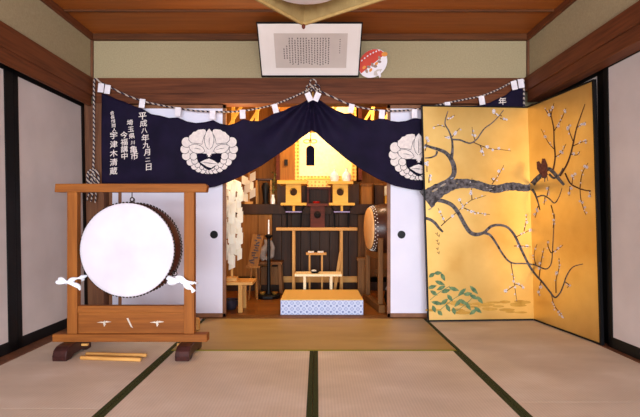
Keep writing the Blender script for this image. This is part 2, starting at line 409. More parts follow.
def fusuma_side(xf, sgn, y0, y1, top, hy=None, far_w=0.05, near_w=0.05):
    dn[0] += 1
    a, b = (xf, xf + 0.024 * sgn); lo, hi = min(a, b), max(a, b)
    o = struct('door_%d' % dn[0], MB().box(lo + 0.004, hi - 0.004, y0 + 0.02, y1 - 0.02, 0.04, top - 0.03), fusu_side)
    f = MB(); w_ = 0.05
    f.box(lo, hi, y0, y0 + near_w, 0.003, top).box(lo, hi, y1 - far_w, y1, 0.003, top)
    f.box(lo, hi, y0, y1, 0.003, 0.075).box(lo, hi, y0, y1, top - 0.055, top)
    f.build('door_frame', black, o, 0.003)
    for q in (o, *[c for c in COL.objects if c.parent is o]):
        for v in q.data.vertices: v.co.x -= 0.018 * (v.co.z)
    if hy: handle(o, (xf + 0.001 * sgn, hy, 0.70), 'x', 0.035, brown_lac)
    return o
TL = EYE + 0.972; TR = EYE + 1.018
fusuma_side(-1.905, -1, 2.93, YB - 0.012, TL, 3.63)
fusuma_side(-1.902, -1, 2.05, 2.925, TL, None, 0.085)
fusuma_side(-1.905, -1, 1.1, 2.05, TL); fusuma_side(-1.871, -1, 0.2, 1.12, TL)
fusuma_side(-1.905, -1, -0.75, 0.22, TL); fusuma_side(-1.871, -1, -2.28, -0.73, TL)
fusuma_side(1.93, 1, 2.90, YB - 0.005, TR, None, 0.05, 0.22)  # near stile drawn much wider than the others, a plain black strip
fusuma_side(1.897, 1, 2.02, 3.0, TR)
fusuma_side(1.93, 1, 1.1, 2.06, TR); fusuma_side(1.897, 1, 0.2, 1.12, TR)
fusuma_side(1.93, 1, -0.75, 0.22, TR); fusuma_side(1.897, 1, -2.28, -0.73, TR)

# ---------------------------------------------------------------- setting: the altar room behind
YA = YB + 0.13
struct('floor_altar_room', MB().box(-1.25, 1.15, YA, 5.75, -0.06, 0.0), floor_wood)
struct('wall_altar_back', MB().box(-1.25, 1.15, 5.75, 5.8, -0.06, 2.4), orange_wood)
struct('wall_altar_left', MB().box(-1.3, -1.25, YA, 5.8, -0.06, 2.4), orange_wood)
struct('wall_altar_right', MB().box(1.15, 1.2, YA, 5.8, -0.06, 2.4), orange_wood)
struct('ceiling_altar_room', MB().box(-1.3, 1.2, YA, 5.8, 2.4, 2.44), orange_wood)
struct('wall_altar_front', MB().box(-1.3, 1.2, YB + 0.121, YB + 0.14, 1.82, 2.4), orange_wood)

# ---------------------------------------------------------------- framed manuscript over the beam
YP = 3.80
def leaned(x, z, d):      # picture leans forward at its top
    t = (z - ZN) / 0.313
    return (x, YP + 0.026 - 0.33 * t - d, z)
fx0, fx1 = -0.460, 0.347; fz0 = ZN + 0.002; fz1 = ZN + 0.315
pic = thing('framed_manuscript', 'thin black framed sheet of handwritten columns leaning on the beam', 'picture', ((fx0 + fx1) / 2, YP, fz0))
def lbox(mb, x0, x1, z0, z1, d0, d1, mi=0):
    v = [leaned(x, z, d) for z in (z0, z1) for d in (d1, d0) for x in (x0, x1)]
    mb.add(v, [(0, 2, 3, 1), (4, 5, 7, 6), (0, 1, 5, 4), (2, 6, 7, 3), (0, 4, 6, 2), (1, 3, 7, 5)], mi)
f = MB(); fw = 0.008
lbox(f, fx0, fx0 + fw, fz0, fz1, 0, 0.02); lbox(f, fx1 - fw, fx1, fz0, fz1, 0, 0.02)
lbox(f, fx0 + fw, fx1 - fw, fz0, fz0 + fw, 0, 0.02); lbox(f, fx0 + fw, fx1 - fw, fz1 - fw, fz1, 0, 0.02)
f.build('picture_frame', black, pic)
for xx in (fx0 + 0.2, fx1 - 0.2): MB().tube([(xx, YP - 0.27, fz1 - 0.03), (xx, YB + 0.008, fz1 - 0.005)], 0.002, 6).build('hanging_cord', white_cloth, pic)
m = MB(); lbox(m, fx0 + fw, fx1 - fw, fz0 + fw, fz1 - fw, 0.001, 0.010); m.build('mount', mount, pic)
px0 = lerp(fx0, fx1, 16 / 103); px1 = lerp(fx0, fx1, 89 / 103); pz0 = lerp(fz1, fz0, 43.5 / 53); pz1 = lerp(fz1, fz0, 10 / 53)
m = MB(); lbox(m, px0, px1, pz0, pz1, 0.010, 0.012); ms = m.build('manuscript', manus, pic)
m = MB(); H_ = pz1 - pz0; W_ = px1 - px0
for c in range(17):
    cx = lerp(px0 + W_ * 0.13, px1 - W_ * 0.255, c / 16.0)
    top = pz1 - H_ * (0.12 if c > 1 else (0.34 if c == 1 else 0.42)); bot = pz0 + H_ * (0.12 + 0.04 * rnd.random() if c > 1 else 0.26)
    if c in (4, 9): top -= H_ * 0.06
    z = top
    while z > bot:
        h = 0.0085 + 0.003 * rnd.random()
        # each character: two or three short brush strokes
        for q in range(3):
            dx = (rnd.random() - 0.5) * 0.004; zz = z - h * (0.2 + 0.3 * q)
            lbox(m, cx - 0.0046 + dx, cx + 0.0046 + dx, zz - 0.0012, zz + 0.0006, 0.012, 0.0126)
        lbox(m, cx - 0.0012, cx + 0.0008, z - h * 0.9, z, 0.012, 0.0126)
        z -= h + 0.0035
m.build('handwriting', ink, ms); m = MB()
z = pz1 - H_ * 0.15
for q in range(7):
    lbox(m, px1 - W_ * 0.1 - 0.003, px1 - W_ * 0.1 + 0.003, z - 0.007, z - 0.002, 0.012, 0.0126); z -= 0.0125
m.build('heading', ink, ms)

# round paper fan standing on the beam against the picture's corner
YFN = 3.795
fan = thing('paper_fan', 'small round paper fan with red and white print beside framed sheet', 'fan', (P(371, 0, YFN)[0], YFN, ZN))
def fp(px, py, d=0): x, z = P(px, py, YFN); return (x, YFN - d - 0.03 * (z - ZN) / 0.2, z)
def fan_poly(pts, d0, d1):
    n = len(pts); return ([fp(x, y, d0) for x, y in pts] + [fp(x, y, d1) for x, y in pts],
        [tuple(range(n - 1, -1, -1)), tuple(range(n, 2 * n))] + [(i, (i + 1) % n, n + (i + 1) % n, n + i) for i in range(n)])
def ell(cx, cy, a, b, ang, n=28, t0=0, t1=2 * PI):
    ca, sa = math.cos(ang), math.sin(ang)
    return [(cx + a * math.cos(t) * ca - b * math.sin(t) * sa, cy + a * math.cos(t) * sa + b * math.sin(t) * ca) for t in [t0 + (t1 - t0) * i / n for i in range(n + (0 if abs(t1 - t0 - 2 * PI) < 1e-6 else 1))]]
AN = math.radians(-38)
m = MB(); m.add(*fan_poly(ell(372.6, 64.2, 15.3, 12.6, AN), 0, 0.003), 0); pl = m.build('fan_leaf', fan_w, fan)
m = MB(); m.add(*fan_poly(ell(372.3, 64.0, 14.8, 12.2, AN, 24, PI * 0.98, PI * 2.02), 0.003, 0.0036), 0)
m.add(*fan_poly(ell(384, 55.5, 3.0, 2.2, AN + 0.6), 0.0036, 0.004), 1)
for i in range(7):
    t = i / 6; cx, cy = lerp(361.5, 378.5, t), lerp(61.5, 51.8, t) - 1.2 * math.sin(t * PI)
    m.add(*fan_poly([(cx - .9, cy + .3), (cx - .2, cy - .9), (cx + .9, cy - .5), (cx + .7, cy + .2), (cx, cy + .9)], 0.0036, 0.0042), 2)
for i, (cx, cy) in enumerate([(364, 68), (368.5, 67.5), (372, 65.5), (376, 64.5), (379, 62.5), (366.5, 71.5), (370.5, 70.5), (375, 67), (379, 59)]):
    m.add(*fan_poly(ell(cx, cy, 2.0, 1.3, AN + i), 0.0036 + 0.0002 * i, 0.0042 + 0.0002 * i), 3 if i % 3 else 1)
m.add(*fan_poly([(373.5, 75.5), (374, 72), (377, 70), (382, 69.5), (380.5, 72), (378, 74), (377, 76)], 0.0036, 0.0042), 4)
m.build('print', [fan_r, fan_o, fan_w, fan_g, manus], pl)
m = MB(); m.add(*fan_poly([(376.6, 72.3), (379.4, 71), (381, 76.5), (379.4, 78)], 0.0042, 0.010), 0); m.build('fan_handle', fan_w, fan)

# ---------------------------------------------------------------- hanging lamp
lf = Vector((P(303.6, 24.4, 2.15)[0], 2.15, P(303.6, 24.4, 2.15)[1]))
LR = Vector((0.8, -0.6, 0)); LL = Vector((-0.6, -0.8, 0)); SD = 0.5
lc = lf + (LR + LL) * SD / 2
lamp = thing('hanging_lamp', 'square pendant lamp with tan wooden shade and white disc under ceiling', 'lamp', (lc.x, lc.y, lf.z))
def lpt(a, b, dz): return lc + LR * a + LL * b + Vector((0, 0, dz))
h1 = SD / 2; h2 = SD / 2 * 0.62; LZ = 0.17
m = MB(); cs = [(-h1, -h1), (h1, -h1), (h1, h1), (-h1, h1)]
for i in range(4):
    m.bar(lpt(*cs[i], 0), lpt(*cs[(i + 1) % 4], 0), 0.009, 0.012)
    m.bar(lpt(cs[i][0] * .62, cs[i][1] * .62, LZ), lpt(cs[(i + 1) % 4][0] * .62, cs[(i + 1) % 4][1] * .62, LZ), 0.012, 0.014)
    m.bar(lpt(*cs[i], 0), lpt(cs[i][0] * .62, cs[i][1] * .62, LZ), 0.010, 0.010)
m.build('shade_frame', shade_w, lamp)
m = MB()
for i in range(4):
    a, b = cs[i], cs[(i + 1) % 4]
    q = [lpt(a[0] * .98, a[1] * .98, 0.006), lpt(b[0] * .98, b[1] * .98, 0.006), lpt(b[0] * .61, b[1] * .61, LZ), lpt(a[0] * .61, a[1] * .61, LZ)]
    c = [p + (lc + Vector((0, 0, p.z - lc.z)) - p).normalized() * 0.003 for p in q]
    m.add(q + c, [(0, 1, 2, 3), (7, 6, 5, 4), (0, 4, 5, 1), (1, 5, 6, 2), (2, 6, 7, 3), (3, 7, 4, 0)])
    for s_ in range(1, 12):
        t = s_ / 12
        p0 = lpt(lerp(a[0], b[0], t) * .97, lerp(a[1], b[1], t) * .97, 0.008); p1 = lpt(lerp(a[0], b[0], t) * .605, lerp(a[1], b[1], t) * .605, LZ)
        m.bar(p0, p1, 0.003, 0.004)
m.build('lamp_shade', shade_m, lamp)
m = MB(); m.lathe([(0.02, 0.06), (0.12, 0.05), (0.155, 0.02), (0.15, 0.0), (0.10, -0.012), (0.001, -0.016)], (lc.x - 0.03, lc.y + 0.0, lf.z), 32); m.build('diffuser', fan_w, lamp)
m = MB(); m.lathe([(0.05, LZ - 0.005), (0.05, LZ + 0.02), (0.012, LZ + 0.04)], lc, 16); m.tube([(lc.x, lc.y, lf.z + LZ + 0.03), (lc.x, lc.y, HC - 0.02)], 0.004); m.lathe([(0.045, HC - lf.z - 0.03), (0.045, HC - lf.z)], lc, 16)
for a_ in (0, 1): m.bar(lpt(-h2 if a_ else 0, 0 if a_ else -h2, LZ), lpt(h2 if a_ else 0, 0 if a_ else h2, LZ), 0.01, 0.01)
m.tube([(lc.x - .03, lc.y, lf.z + 0.055), (lc.x, lc.y, lf.z + LZ)], 0.01)
m.build('cord', iron, lamp)
m = MB(); m.sphere((lf.x, lf.y - 0.006, lf.z - 0.012), 0.009, 0.009, 0.012); m.build('knob', red_wood, lamp)

# ---------------------------------------------------------------- hanging drum in its stand
YS = 2.84
ds = thing('drum_stand', 'brown wooden frame stand with dark feet holding the round drum', 'stand', (-1.142, YS, 0))
def zx(px, Y): return (px - VX) * Y / FP
pw = 0.03
for xc in (-1.50, -0.784):
    MB().box(xc - 0.031, xc + 0.031, YS - 0.024, YS + 0.024, 0.13, 1.0).build('post', drum_wood, ds, 0.003)
MB().prism([(-1.605, 0.998), (-1.60, 1.05), (-0.682, 1.05), (-0.672, 1.038), (-0.678, 0.998)], YS - 0.03, YS + 0.03).build('top_beam', drum_wood_x, ds, 0.004)
MB().box(-1.615, -0.672, YS - 0.034, YS + 0.034, 0.083, 0.13).build('bottom_rail', drum_wood_x, ds, 0.003)
MB().box(-1.469, -0.815, YS - 0.02, YS + 0.02, 0.258, 0.302).build('middle_rail', drum_wood_x, ds, 0.003)
pan = MB().box(-1.469, -0.815, YS - 0.008, YS + 0.008, 0.13, 0.258).build('inlaid_panel', drum_wood_x, ds)
def inlay(name, cx, polys, m_):
    mb = MB()
    for i, pl_ in enumerate(polys):
        mb.prism([(cx + x, 0.197 + z) for x, z in pl_], YS - 0.0105 - 0.0004 * i, YS - 0.008)
    mb.build(name, m_, pan)
crane = [[(-.045, 0.0), (-.012, .006), (0, -.004), (-.02, -.002)], [(.045, 0.004), (.012, .010), (0, -.002), (.02, 0.0)], [(-.006, .004), (.004, .012), (.006, -.02), (0, -.026)], [(.004, .0), (.012, -.012), (.009, -.014)]]
inlay('bird_inlay', -1.31, crane, silver); inlay('bird_inlay', -0.985, crane, silver)
inlay('stick_inlay', -1.15, [[(-.022, .026), (-.012, .028), (.012, -.024), (.018, -.034), (.004, -.026)]], silver)
for x0 in (-1.55, -0.832):
    prof = []
    for y, z in [(2.69, 0.0), (2.688, 0.03), (2.70, 0.06), (2.73, 0.078), (2.77, 0.083), (2.91, 0.083), (2.95, 0.078), (2.98, 0.06), (2.992, 0.03), (2.99, 0.0), (2.93, 0.0), (2.90, 0.018), (2.78, 0.018), (2.75, 0.0)]: prof.append((y, z))
    ft = MB().prism(prof, x0, x0 + 0.084, 'x').build('foot', foot_wood, ds, 0.006)
    xw = x0 + 0.084 if x0 < -1 else x0
    s_ = 1 if x0 < -1 else -1
    MB().box(min(xw, xw + s_ * 0.04), max(xw, xw + s_ * 0.04), 2.86, 2.875, 0.045, 0.058).build('wedge', light_wood, ft)
# hook in the top beam
m = MB()
m.tube([(-1.142 + 0.011 * math.cos(t), YS, 0.955 + 0.012 * math.sin(t)) for t in [i * PI / 8 for i in range(17)]], 0.003)
m.tube([(-1.142, YS, 0.998), (-1.142, YS, 0.968)], 0.003)
m.build('hook', iron, ds)
# the drum
DC = Vector((-1.142, 2.845, 0.648)); DR = 0.283
dr = thing('hanging_drum', 'big flat round drum with white hide face hung in wooden stand', 'drum', (DC.x, DC.y, DC.z - DR))
RX = Matrix.Rotation(-PI / 2, 3, 'X') @ Matrix.Rotation(0, 3, 'Z')
prof = []
hd = 0.082
for i in range(9):
    t = i / 8 * 2 - 1
    prof.append((DR * (0.985 + 0.03 * (1 - t * t)), hd * t))
MB().lathe([(0.2, -hd)] + prof + [(0.2, hd)], DC, 64, RX).build('drum_body', red_wood, dr)
for s_ in (-1, 1):
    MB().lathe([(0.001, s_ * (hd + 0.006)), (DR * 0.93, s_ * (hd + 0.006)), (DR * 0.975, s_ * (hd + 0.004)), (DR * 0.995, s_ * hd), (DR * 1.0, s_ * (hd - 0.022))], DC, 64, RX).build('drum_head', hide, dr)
m = MB()
for s_ in (-1, 1):
    for row in (0, 1):
        for i in range(84):
            a = 2 * PI * (i + row * .5) / 84; yy = s_ * (hd - 0.006 - 0.013 * row)
            m.sphere((DC.x + math.cos(a) * DR * 1.006, DC.y + yy, DC.z + math.sin(a) * DR * 1.008), 0.0056, 0.0050, 0.0056, 6)
tk = m.build('tacks', iron, dr); tk['kind'] = 'stuff'
for ang in (PI / 2, PI / 6 * -1, PI + PI / 6):
    ca, sa = math.cos(ang), math.sin(ang); ctr = DC + Vector((ca * (DR * 1.015 + 0.016), 0, sa * (DR * 1.015 + 0.016)))
    m = MB(); m.tube([ctr + Vector((ca * math.cos(t) * .014, 0.0, sa * math.cos(t) * .014)) + Vector((-sa, 0, ca)) * math.sin(t) * .014 for t in [i * PI / 8 for i in range(17)]], 0.0028)
    m.lathe([(0.016, -.004), (0.014, .004)], DC + Vector((ca, 0, sa)) * DR * 1.016, 12, Vector((ca, 0, sa)).to_track_quat('Z', 'Y').to_matrix())
    m.build('ring', iron, dr)
# white ties, knotted round posts and drum rings
def knot(name, label, pts_list, loc):
    mb = MB()
    for pts, r in pts_list:
        sp = smooth_path(pts, 5); n = len(sp)
        base = len(mb.v)
        mb.tube(sp, [r * (0.75 + 0.35 * math.sin(0.55 * i)) * (0.9 if 0 < i < n - 1 else 0.8) for i in range(n)], 10)
    o = mb.build(name, white_cloth); tag(o, label, 'cloth', 'white cloth ties on the drum'); return o
def kp(px, py, Y): x, z = P(px, py, Y); return (x, Y, z)
knot('cloth_tie', 'white cloth tied round left post of drum stand', [
    ([kp(69, 281, 2.80), kp(74, 279, 2.795), kp(79, 278, 2.80), kp(83, 277, 2.82), kp(87, 275.5, 2.83)], 0.015),
    ([kp(59, 279, 2.80), kp(63, 279.5, 2.785), kp(68, 282, 2.79), kp(74, 281, 2.795)], 0.014),
    ([kp(56.5, 282, 2.80), kp(62, 282.5, 2.79), kp(69, 283, 2.79), kp(78, 286, 2.79), kp(80, 290, 2.80)], 0.015),
    ([kp(67, 284, 2.89), kp(66, 282, 2.85), kp(68, 281, 2.80)], 0.010), ([kp(67, 284, 2.89), kp(74, 284, 2.89), kp(82, 281, 2.88), kp(83, 279, 2.84)], 0.010)], None)
knot('cloth_tie', 'white cloth tied between drum ring and right post', [
    ([kp(167, 277.5, 2.80), kp(172, 279, 2.78), kp(178, 280, 2.79), kp(184, 282, 2.79), kp(190, 286, 2.80), kp(194, 292, 2.80)], 0.017),
    ([kp(168, 282, 2.80), kp(174, 282.5, 2.79), kp(180, 281.5, 2.79)], 0.018),
    ([kp(176, 277, 2.80), kp(182, 277.5, 2.785), kp(187, 281, 2.785), kp(192, 283, 2.795), kp(195, 282, 2.80)], 0.011),
    ([kp(184, 284, 2.79), kp(188, 288, 2.79), kp(191, 289, 2.80)], 0.013),
    ([kp(195.5, 283, 2.82), kp(196, 283, 2.89), kp(188, 283, 2.89), kp(182, 281, 2.86), kp(182, 281, 2.79)], 0.010)], None)
# drumsticks and small wood pieces on the mats
def stick(label, a, b, r, g='drumsticks on the mat'):
    A = Vector(a); B = Vector(b); q = (B - A).to_track_quat('Z', 'Y').to_matrix(); L = (B - A).length
    mb = MB().lathe([(r * .7, 0), (r, 0.004), (r, L - 0.004), (r * .7, L)], A, 14, q)
    return tag(mb.build('drumstick', light_wood), label, 'drumstick', g)
def fl(px, py, z=0.0): Y = FP * (EYE - z) / (py - VY); return ((px - VX) * Y / FP, Y, z)
a = fl(80.5, 357.6, 0.0135); b = fl(141, 359.6, 0.0135); stick('pale wooden drumstick on tatami, nearer of the two', a, b, 0.012)
a = fl(86, 354.0, 0.0135); b = fl(146.5, 355.4, 0.0135); stick('pale wooden drumstick on tatami, one farther back by stand', a, b, 0.012)
a = fl(195.5, 331, 0.0); x, y, z = a
m = MB(); m.lathe([(0.02, 0.0), (0.026, 0.004), (0.026, 0.075), (0.018, 0.088)], (x, 3.45, 0.003), 12); tag(m.build('wooden_peg', light_wood), 'small pale wooden peg standing behind right post of drum stand', 'peg')

# ---------------------------------------------------------------- the navy curtain and its cord
YC = 3.805
TOP = [(101.5, 93), (108, 95), (116, 99), (125, 102), (134, 106), (143, 109), (151, 114), (160, 115.5), (169, 118), (178, 117.5), (187, 121.5), (196, 123), (205, 122), (213, 120), (220, 123.5), (228, 125), (236, 123), (243, 119), (251, 121), (260, 121), (268, 117), (276, 112.5), (283, 111), (290, 107.5), (299, 104), (307, 99.5), (313, 98), (319, 99.5), (327, 106), (336, 110.5), (344, 113), (351, 112.5), (358, 117), (366, 119.5), (374, 120), (382, 118), (390, 121), (398, 122), (406, 121), (414, 118), (422, 119), (430, 118), (447, 111), (456, 112), (464, 110), (473, 107), (481, 104), (489, 103), (498, 98.5), (506, 95), (513, 89), (519, 88), (524, 89)]
BOT = [(101.5, 183.5), (130, 184.2), (160, 186.5), (190, 188.5), (205, 188.3), (215, 187), (230, 181.5), (245, 174.5), (262, 165.5), (280, 153), (295, 143), (304, 136), (311, 130.5), (317, 134), (330, 145), (345, 158), (360, 169), (378, 179), (395, 186), (412, 189.5), (430, 191.5), (450, 193), (480, 190), (524, 185)]
PK = P(312, 96, YC)
def fold(x, z):               # how far the cloth stands out from its hanging plane
    dx, dz = x - PK[0], PK[1] - z
    r = math.hypot(dx, dz) + 1e-5; a = math.atan2(dx, dz)
    g = 0.021 * math.sin(15 * a + 0.6 * math.sin(5 * a)) * math.exp(-((r - 0.16) / 0.30) ** 2) * min(1, r / 0.06)
    g += 0.012 * math.sin(9 * a + 3.0 * r) * math.exp(-((r - 0.5) / 0.35) ** 2)
    g += 0.0035 * math.sin(11 * x + 7 * (PK[1] - z)) * min(1, abs(dx) / 0.4)
    return g
def clothp(x, z, out=0.0): return (x, YC - fold(x, z) - out, z)
cur = thing('festival_curtain', 'navy cloth curtain with white crests and writing, swagged across doorway', 'curtain', (-0.05, YC, P(0, 189, YC)[1]))
NX, NZ = 300, 34
vs = []; 
for i in range(NX + 1):
    px = 101.5 + (524 - 101.5) * i / NX
    zt = P(px, poly_at(TOP, px), YC)[1]; zb = P(px, poly_at(BOT, px), YC)[1]
    for j in range(NZ + 1):
        x = zx(px, YC); z = lerp(zt, zb, j / NZ); vs.append(clothp(x, z))
fs = [(i * (NZ + 1) + j, (i + 1) * (NZ + 1) + j, (i + 1) * (NZ + 1) + j + 1, i * (NZ + 1) + j + 1) for i in range(NX) for j in range(NZ)]
m = MB(); m.add(vs, fs, 0, True); cl = m.build('curtain_cloth', navy, cur)
so = cl.modifiers.new('thickness', 'SOLIDIFY'); so.thickness = 0.0016; so.offset = 0.0
# crests drawn in dye-resist shapes that follow the cloth
def crest(cx, cy, s, clip_x=None, sy=1.0):
    mb = MB(); layer = [0]
    def put(poly, mi, grow=0.0):
        layer[0] += 1; out = 0.0018 + 0.00010 * layer[0]
        mx = sum(p[0] for p in poly) / len(poly); my = sum(p[1] for p in poly) / len(poly)
        vv = []
        for x, y in poly:
            dx, dy = x - mx, y - my; L = math.hypot(dx, dy) or 1
            x += dx / L * grow; y += dy / L * grow
            px = cx + (x - 240) * s; py = cy + (y - 215) * s * sy
            X, Z = P(px, py, YC); vv.append(clothp(X, Z, out))
        c = P(cx + (mx - 240) * s, cy + (my - 215) * s * sy, YC); vv.append(clothp(c[0], c[1], out)); n = len(poly)
        mb.add(vv, [(i, (i + 1) % n, n) for i in range(n)], mi)
    def both(poly):
        put(poly, 1, 1.6); put(poly, 0, -1.8)
    def circ(x, y, r, ry=None): return ell(x, y, r, ry or r, 0, 16)
    put(ell(240, 214, 182, 136, 0, 40), 0)
    for mir in (0, 1):
        mp = (lambda pl_: [(480 - x, y) for x, y in pl_]) if mir else (lambda pl_: pl_)
        for x, y, r in [(245, 352, 17), (222, 350, 20), (196, 345, 22), (166, 334, 24), (137, 314, 26), (108, 286, 27), (80, 245, 30), (70, 200, 31), (84, 152, 36)]: both(mp(circ(x, y, r)))
        for x, y, r in [(215, 332, 14), (188, 322, 16), (160, 306, 19), (140, 280, 22), (132, 248, 26)]: both(mp(circ(x, y, r)))
        lobe = [(190, 166), (150, 160), (118, 158), (98, 138), (100, 110), (116, 98), (128, 82), (146, 78), (162, 66), (182, 64), (198, 62), (214, 66), (222, 88), (204, 110), (196, 138)]
        both(mp(lobe))
        leaf = [(100, 178), (124, 168), (152, 166), (180, 176), (200, 192), (210, 214), (190, 228), (158, 230), (128, 222), (108, 204)]
    for mir in (0, 1):
        mp = (lambda pl_: [(480 - x, y) for x, y in pl_]) if mir else (lambda pl_: pl_)
        put(mp([(152, 232), (190, 228), (240, 232), (240, 345), (215, 332), (180, 305), (160, 278)]), 1)
        both(mp(leaf)); put(mp([(120, 192), (160, 194), (196, 206), (160, 198)]), 1)
    both([(240, 58), (262, 84), (272, 118), (272, 152), (262, 184), (240, 206), (218, 184), (208, 152), (208, 118), (218, 84)])
    put([(240, 88), (242, 120), (242, 190), (238, 190), (238, 120)], 1)
    st = []
    for i in range(10):
        r = 26 if i % 2 == 0 else 15; st.append((240 + r * math.sin(i * PI / 5), 222 - r * math.cos(i * PI / 5)))
    put(st, 0)
    put([(235, 235), (245, 235), (249, 252), (231, 252)], 0)
    put([(178, 288), (210, 272), (240, 264), (270, 276), (312, 304), (280, 312), (256, 328), (225, 318)], 0)
    put([(180, 288), (240, 292), (308, 303), (240, 297)], 1)
    return mb.build('crest', [crest_w, navy_plain], cl)
crest(209.3, 151.5, 0.1445, sy=1.02)
crest(418.5, 157.0, 0.149, sy=1.02)
# handwriting columns
def column(chars, px, py0, py1, size, name='writing'):
    mb = MB(); n = len(chars)
    for i, ch in enumerate(chars):
        gv, gf = glyph(ch); sz = 0.88 * (size if not isinstance(size, list) else size[i])
        cy = lerp(py0, py1, i / max(1, n - 1)); cx = px if not isinstance(px, tuple) else lerp(px[0], px[1], i / max(1, n - 1))
        X, Z = P(cx, cy, YC); k_ = sz * YC / FP
        mb.add([clothp(X + x * k_ * 1.02, Z + y * k_ * 0.98 + x * k_ * 0.12, 0.003) for x, y in gv], gf)
    return mb.build(name, crest_w, cl)
column('平成八年九月二日', (142.5, 149), 116, 167, [9.5, 8.5, 7, 9, 8, 8.5, 6, 9])
column('埼玉県川亀市', (130, 134.5), 122.5, 156, [7, 7, 7, 5, 9, 9])
column('今福講中', (124, 124.5), 135, 156, 8.2)
column('会長顧問人', (112.5, 114.5), 113, 130, 4.7)
column('宇津木清蔵', (114, 113.5), 135.5, 171, 8.8)
column('年', 502.5, 101, 101, 9)
# rope
ROPE = [(97, 79, 0), (100, 82, 0), (104, 84, 0), (125, 94.5, 0), (143, 101, 0), (160, 105, 0), (178, 108.2, 0), (196, 110.8, 0), (213, 111.6, 0), (228, 111.8, 0), (243, 110.8, 0), (260, 108, 0), (276, 104, 0), (292, 97.5, 0), (306, 91, 0), (313, 87, 0), (320, 91, 0), (335, 98, 0), (351, 105, 0), (366, 108.5, 0), (382, 110.5, 0), (398, 110.8, 0), (414, 109.5, 0), (430, 107, 0), (447, 103, 0), (464, 99.5, 0), (481, 96, 0), (498, 89.5, 0), (513, 81.5, 0), (520, 79.5, 0), (523.5, 80, 0)]
YR = YC - 0.004
m = MB(); m.tube([kp(a_, b_, YR) for a_, b_, _ in smooth_path(ROPE, 4)], 0.0072, 8)
m.tube([kp(523.5, 80, YR), kp(524, 90, YR), kp(524, 100, YR), kp(524.5, 125, YR)], 0.008, 8)
# knot at the peak
for q in ((309.5, 88), (316.5, 88), (313, 82.5)): m.tube([kp(q[0] + 3.2 * math.cos(t), q[1] + 3.2 * math.sin(t), YR - 0.012) for t in [i * PI / 6 for i in range(13)]], 0.006, 6)
m.sphere(kp(313, 87.5, YR - 0.006), 0.016, 0.014, 0.016)
m.build('rope', cordm, cur)
# cord down the corner post, ending in a bundle of loops
m = MB(); m.tube([kp(*q, YR) for q in smooth_path([(97, 79), (94.5, 80), (94, 90), (94, 110), (94, 140), (93.5, 165), (93, 176)], 4)], 0.0085, 8)
for i in range(9):
    a_ = rnd.random() * 2; cx = 93 + 5 * (rnd.random() - .5); cy = 182 + 10 * (rnd.random() - .5)
    m.tube([kp(cx + 3.8 * math.cos(t) * (0.7 + .3 * math.cos(a_)), cy + 7.5 * math.sin(t), YR - 0.012 - 0.004 * (i % 4) + 0.006 * math.cos(t + a_)) for t in [j * PI / 7 for j in range(15)]], 0.0065, 6)
for q in (-5, -1, 3): m.tube([kp(94 + q * .5, 188, YR - 0.012), kp(93 + q, 196, YR - 0.014), kp(92 + q, 202 + q * .3, YR - 0.01)], 0.006, 6)
m.build('tied_cord', cordm, cur)
# white tabs that hold the cloth on the rope
for (px, py, an) in [(102, 88.5, 6), (108.5, 90, 8), (143, 104, 8), (178.6, 112.3, 4), (213, 115.5, 2), (243, 114.8, -3), (275.5, 109, -14), (309, 97.5, -24), (317, 97.5, 24), (351, 109, 12), (381.6, 114.8, 4), (414, 114.2, -2), (447, 107, -5), (481, 101, -10), (513.3, 86, -12), (520, 84.2, -8)]:
    x, z = P(px, py, YC); a_ = math.radians(an); u = Vector((math.cos(a_), 0, -math.sin(a_)) if False else (math.cos(a_), 0, math.sin(a_))); v_ = Vector((-math.sin(a_), 0, math.cos(a_)))
    if an: u = Vector((math.cos(a_), 0, -math.sin(a_) * -1)); 
    s_ = -1
    u = Vector((math.cos(a_), 0, math.sin(a_) * s_)); v_ = Vector((-math.sin(a_) * s_, 0, math.cos(a_)))
    MB().obox((x, YR - 0.0155, z), u * 0.0235, Vector((0, 0.0035, 0)), v_ * 0.037).build('tab', tab_w, cur, 0.002)
# tassel at the gather, with its gold cord bow
tas = thing('curtain_tassel', 'dark tassel on gold cord hanging in the curtain opening', 'tassel', (zx(310.3, 3.80), 3.80, P(0, 165, 3.80)[1]))
def tp(px, py, d=0): x, z = P(px, py, 3.80); return (x, 3.80 - d, z)
x, z1 = P(310.3, 147, 3.80); z0 = P(0, 165, 3.80)[1]
m = MB(); m.lathe([(0.001, z0), (0.031, z0), (0.033, z0 + 0.01), (0.031, z1 - 0.012), (0.026, z1 + 0.002), (0.010, z1 + 0.01), (0.001, z1 + 0.014)], (x, 3.80, 0), 20)
for i in range(20):
    a_ = 2 * PI * i / 20; m.tube([(x + .031 * math.cos(a_), 3.80 + .031 * math.sin(a_), z0 - 0.004), (x + .031 * math.cos(a_), 3.80 + .031 * math.sin(a_), z1 - 0.012)], 0.0035, 5)
m.build('tassel_fringe', navy_plain, tas)
m = MB()
for q in ((307, 141.5, 3.4, 1.8), (313.5, 141.5, 3.4, 1.8)): m.tube([tp(q[0] + q[2] * math.cos(t), q[1] + q[3] * math.sin(t), 0.01) for t in [i * PI / 6 for i in range(13)]], 0.0045, 6)
m.sphere(tp(310.3, 141.5, 0.012), 0.013, 0.012, 0.013); m.tube([tp(310.3, 148), tp(310.3, 141)], 0.004, 6)
m.tube([tp(310.3, 142), (zx(311, 3.815), 3.823, P(0, 128, 3.823)[1]), (zx(312, 3.83), 3.824, P(0, 110, 3.824)[1]), (zx(313, 3.8), 3.824, P(0, 92, 3.824)[1])], 0.004, 6)
m.build('tassel_cord', brass, tas)

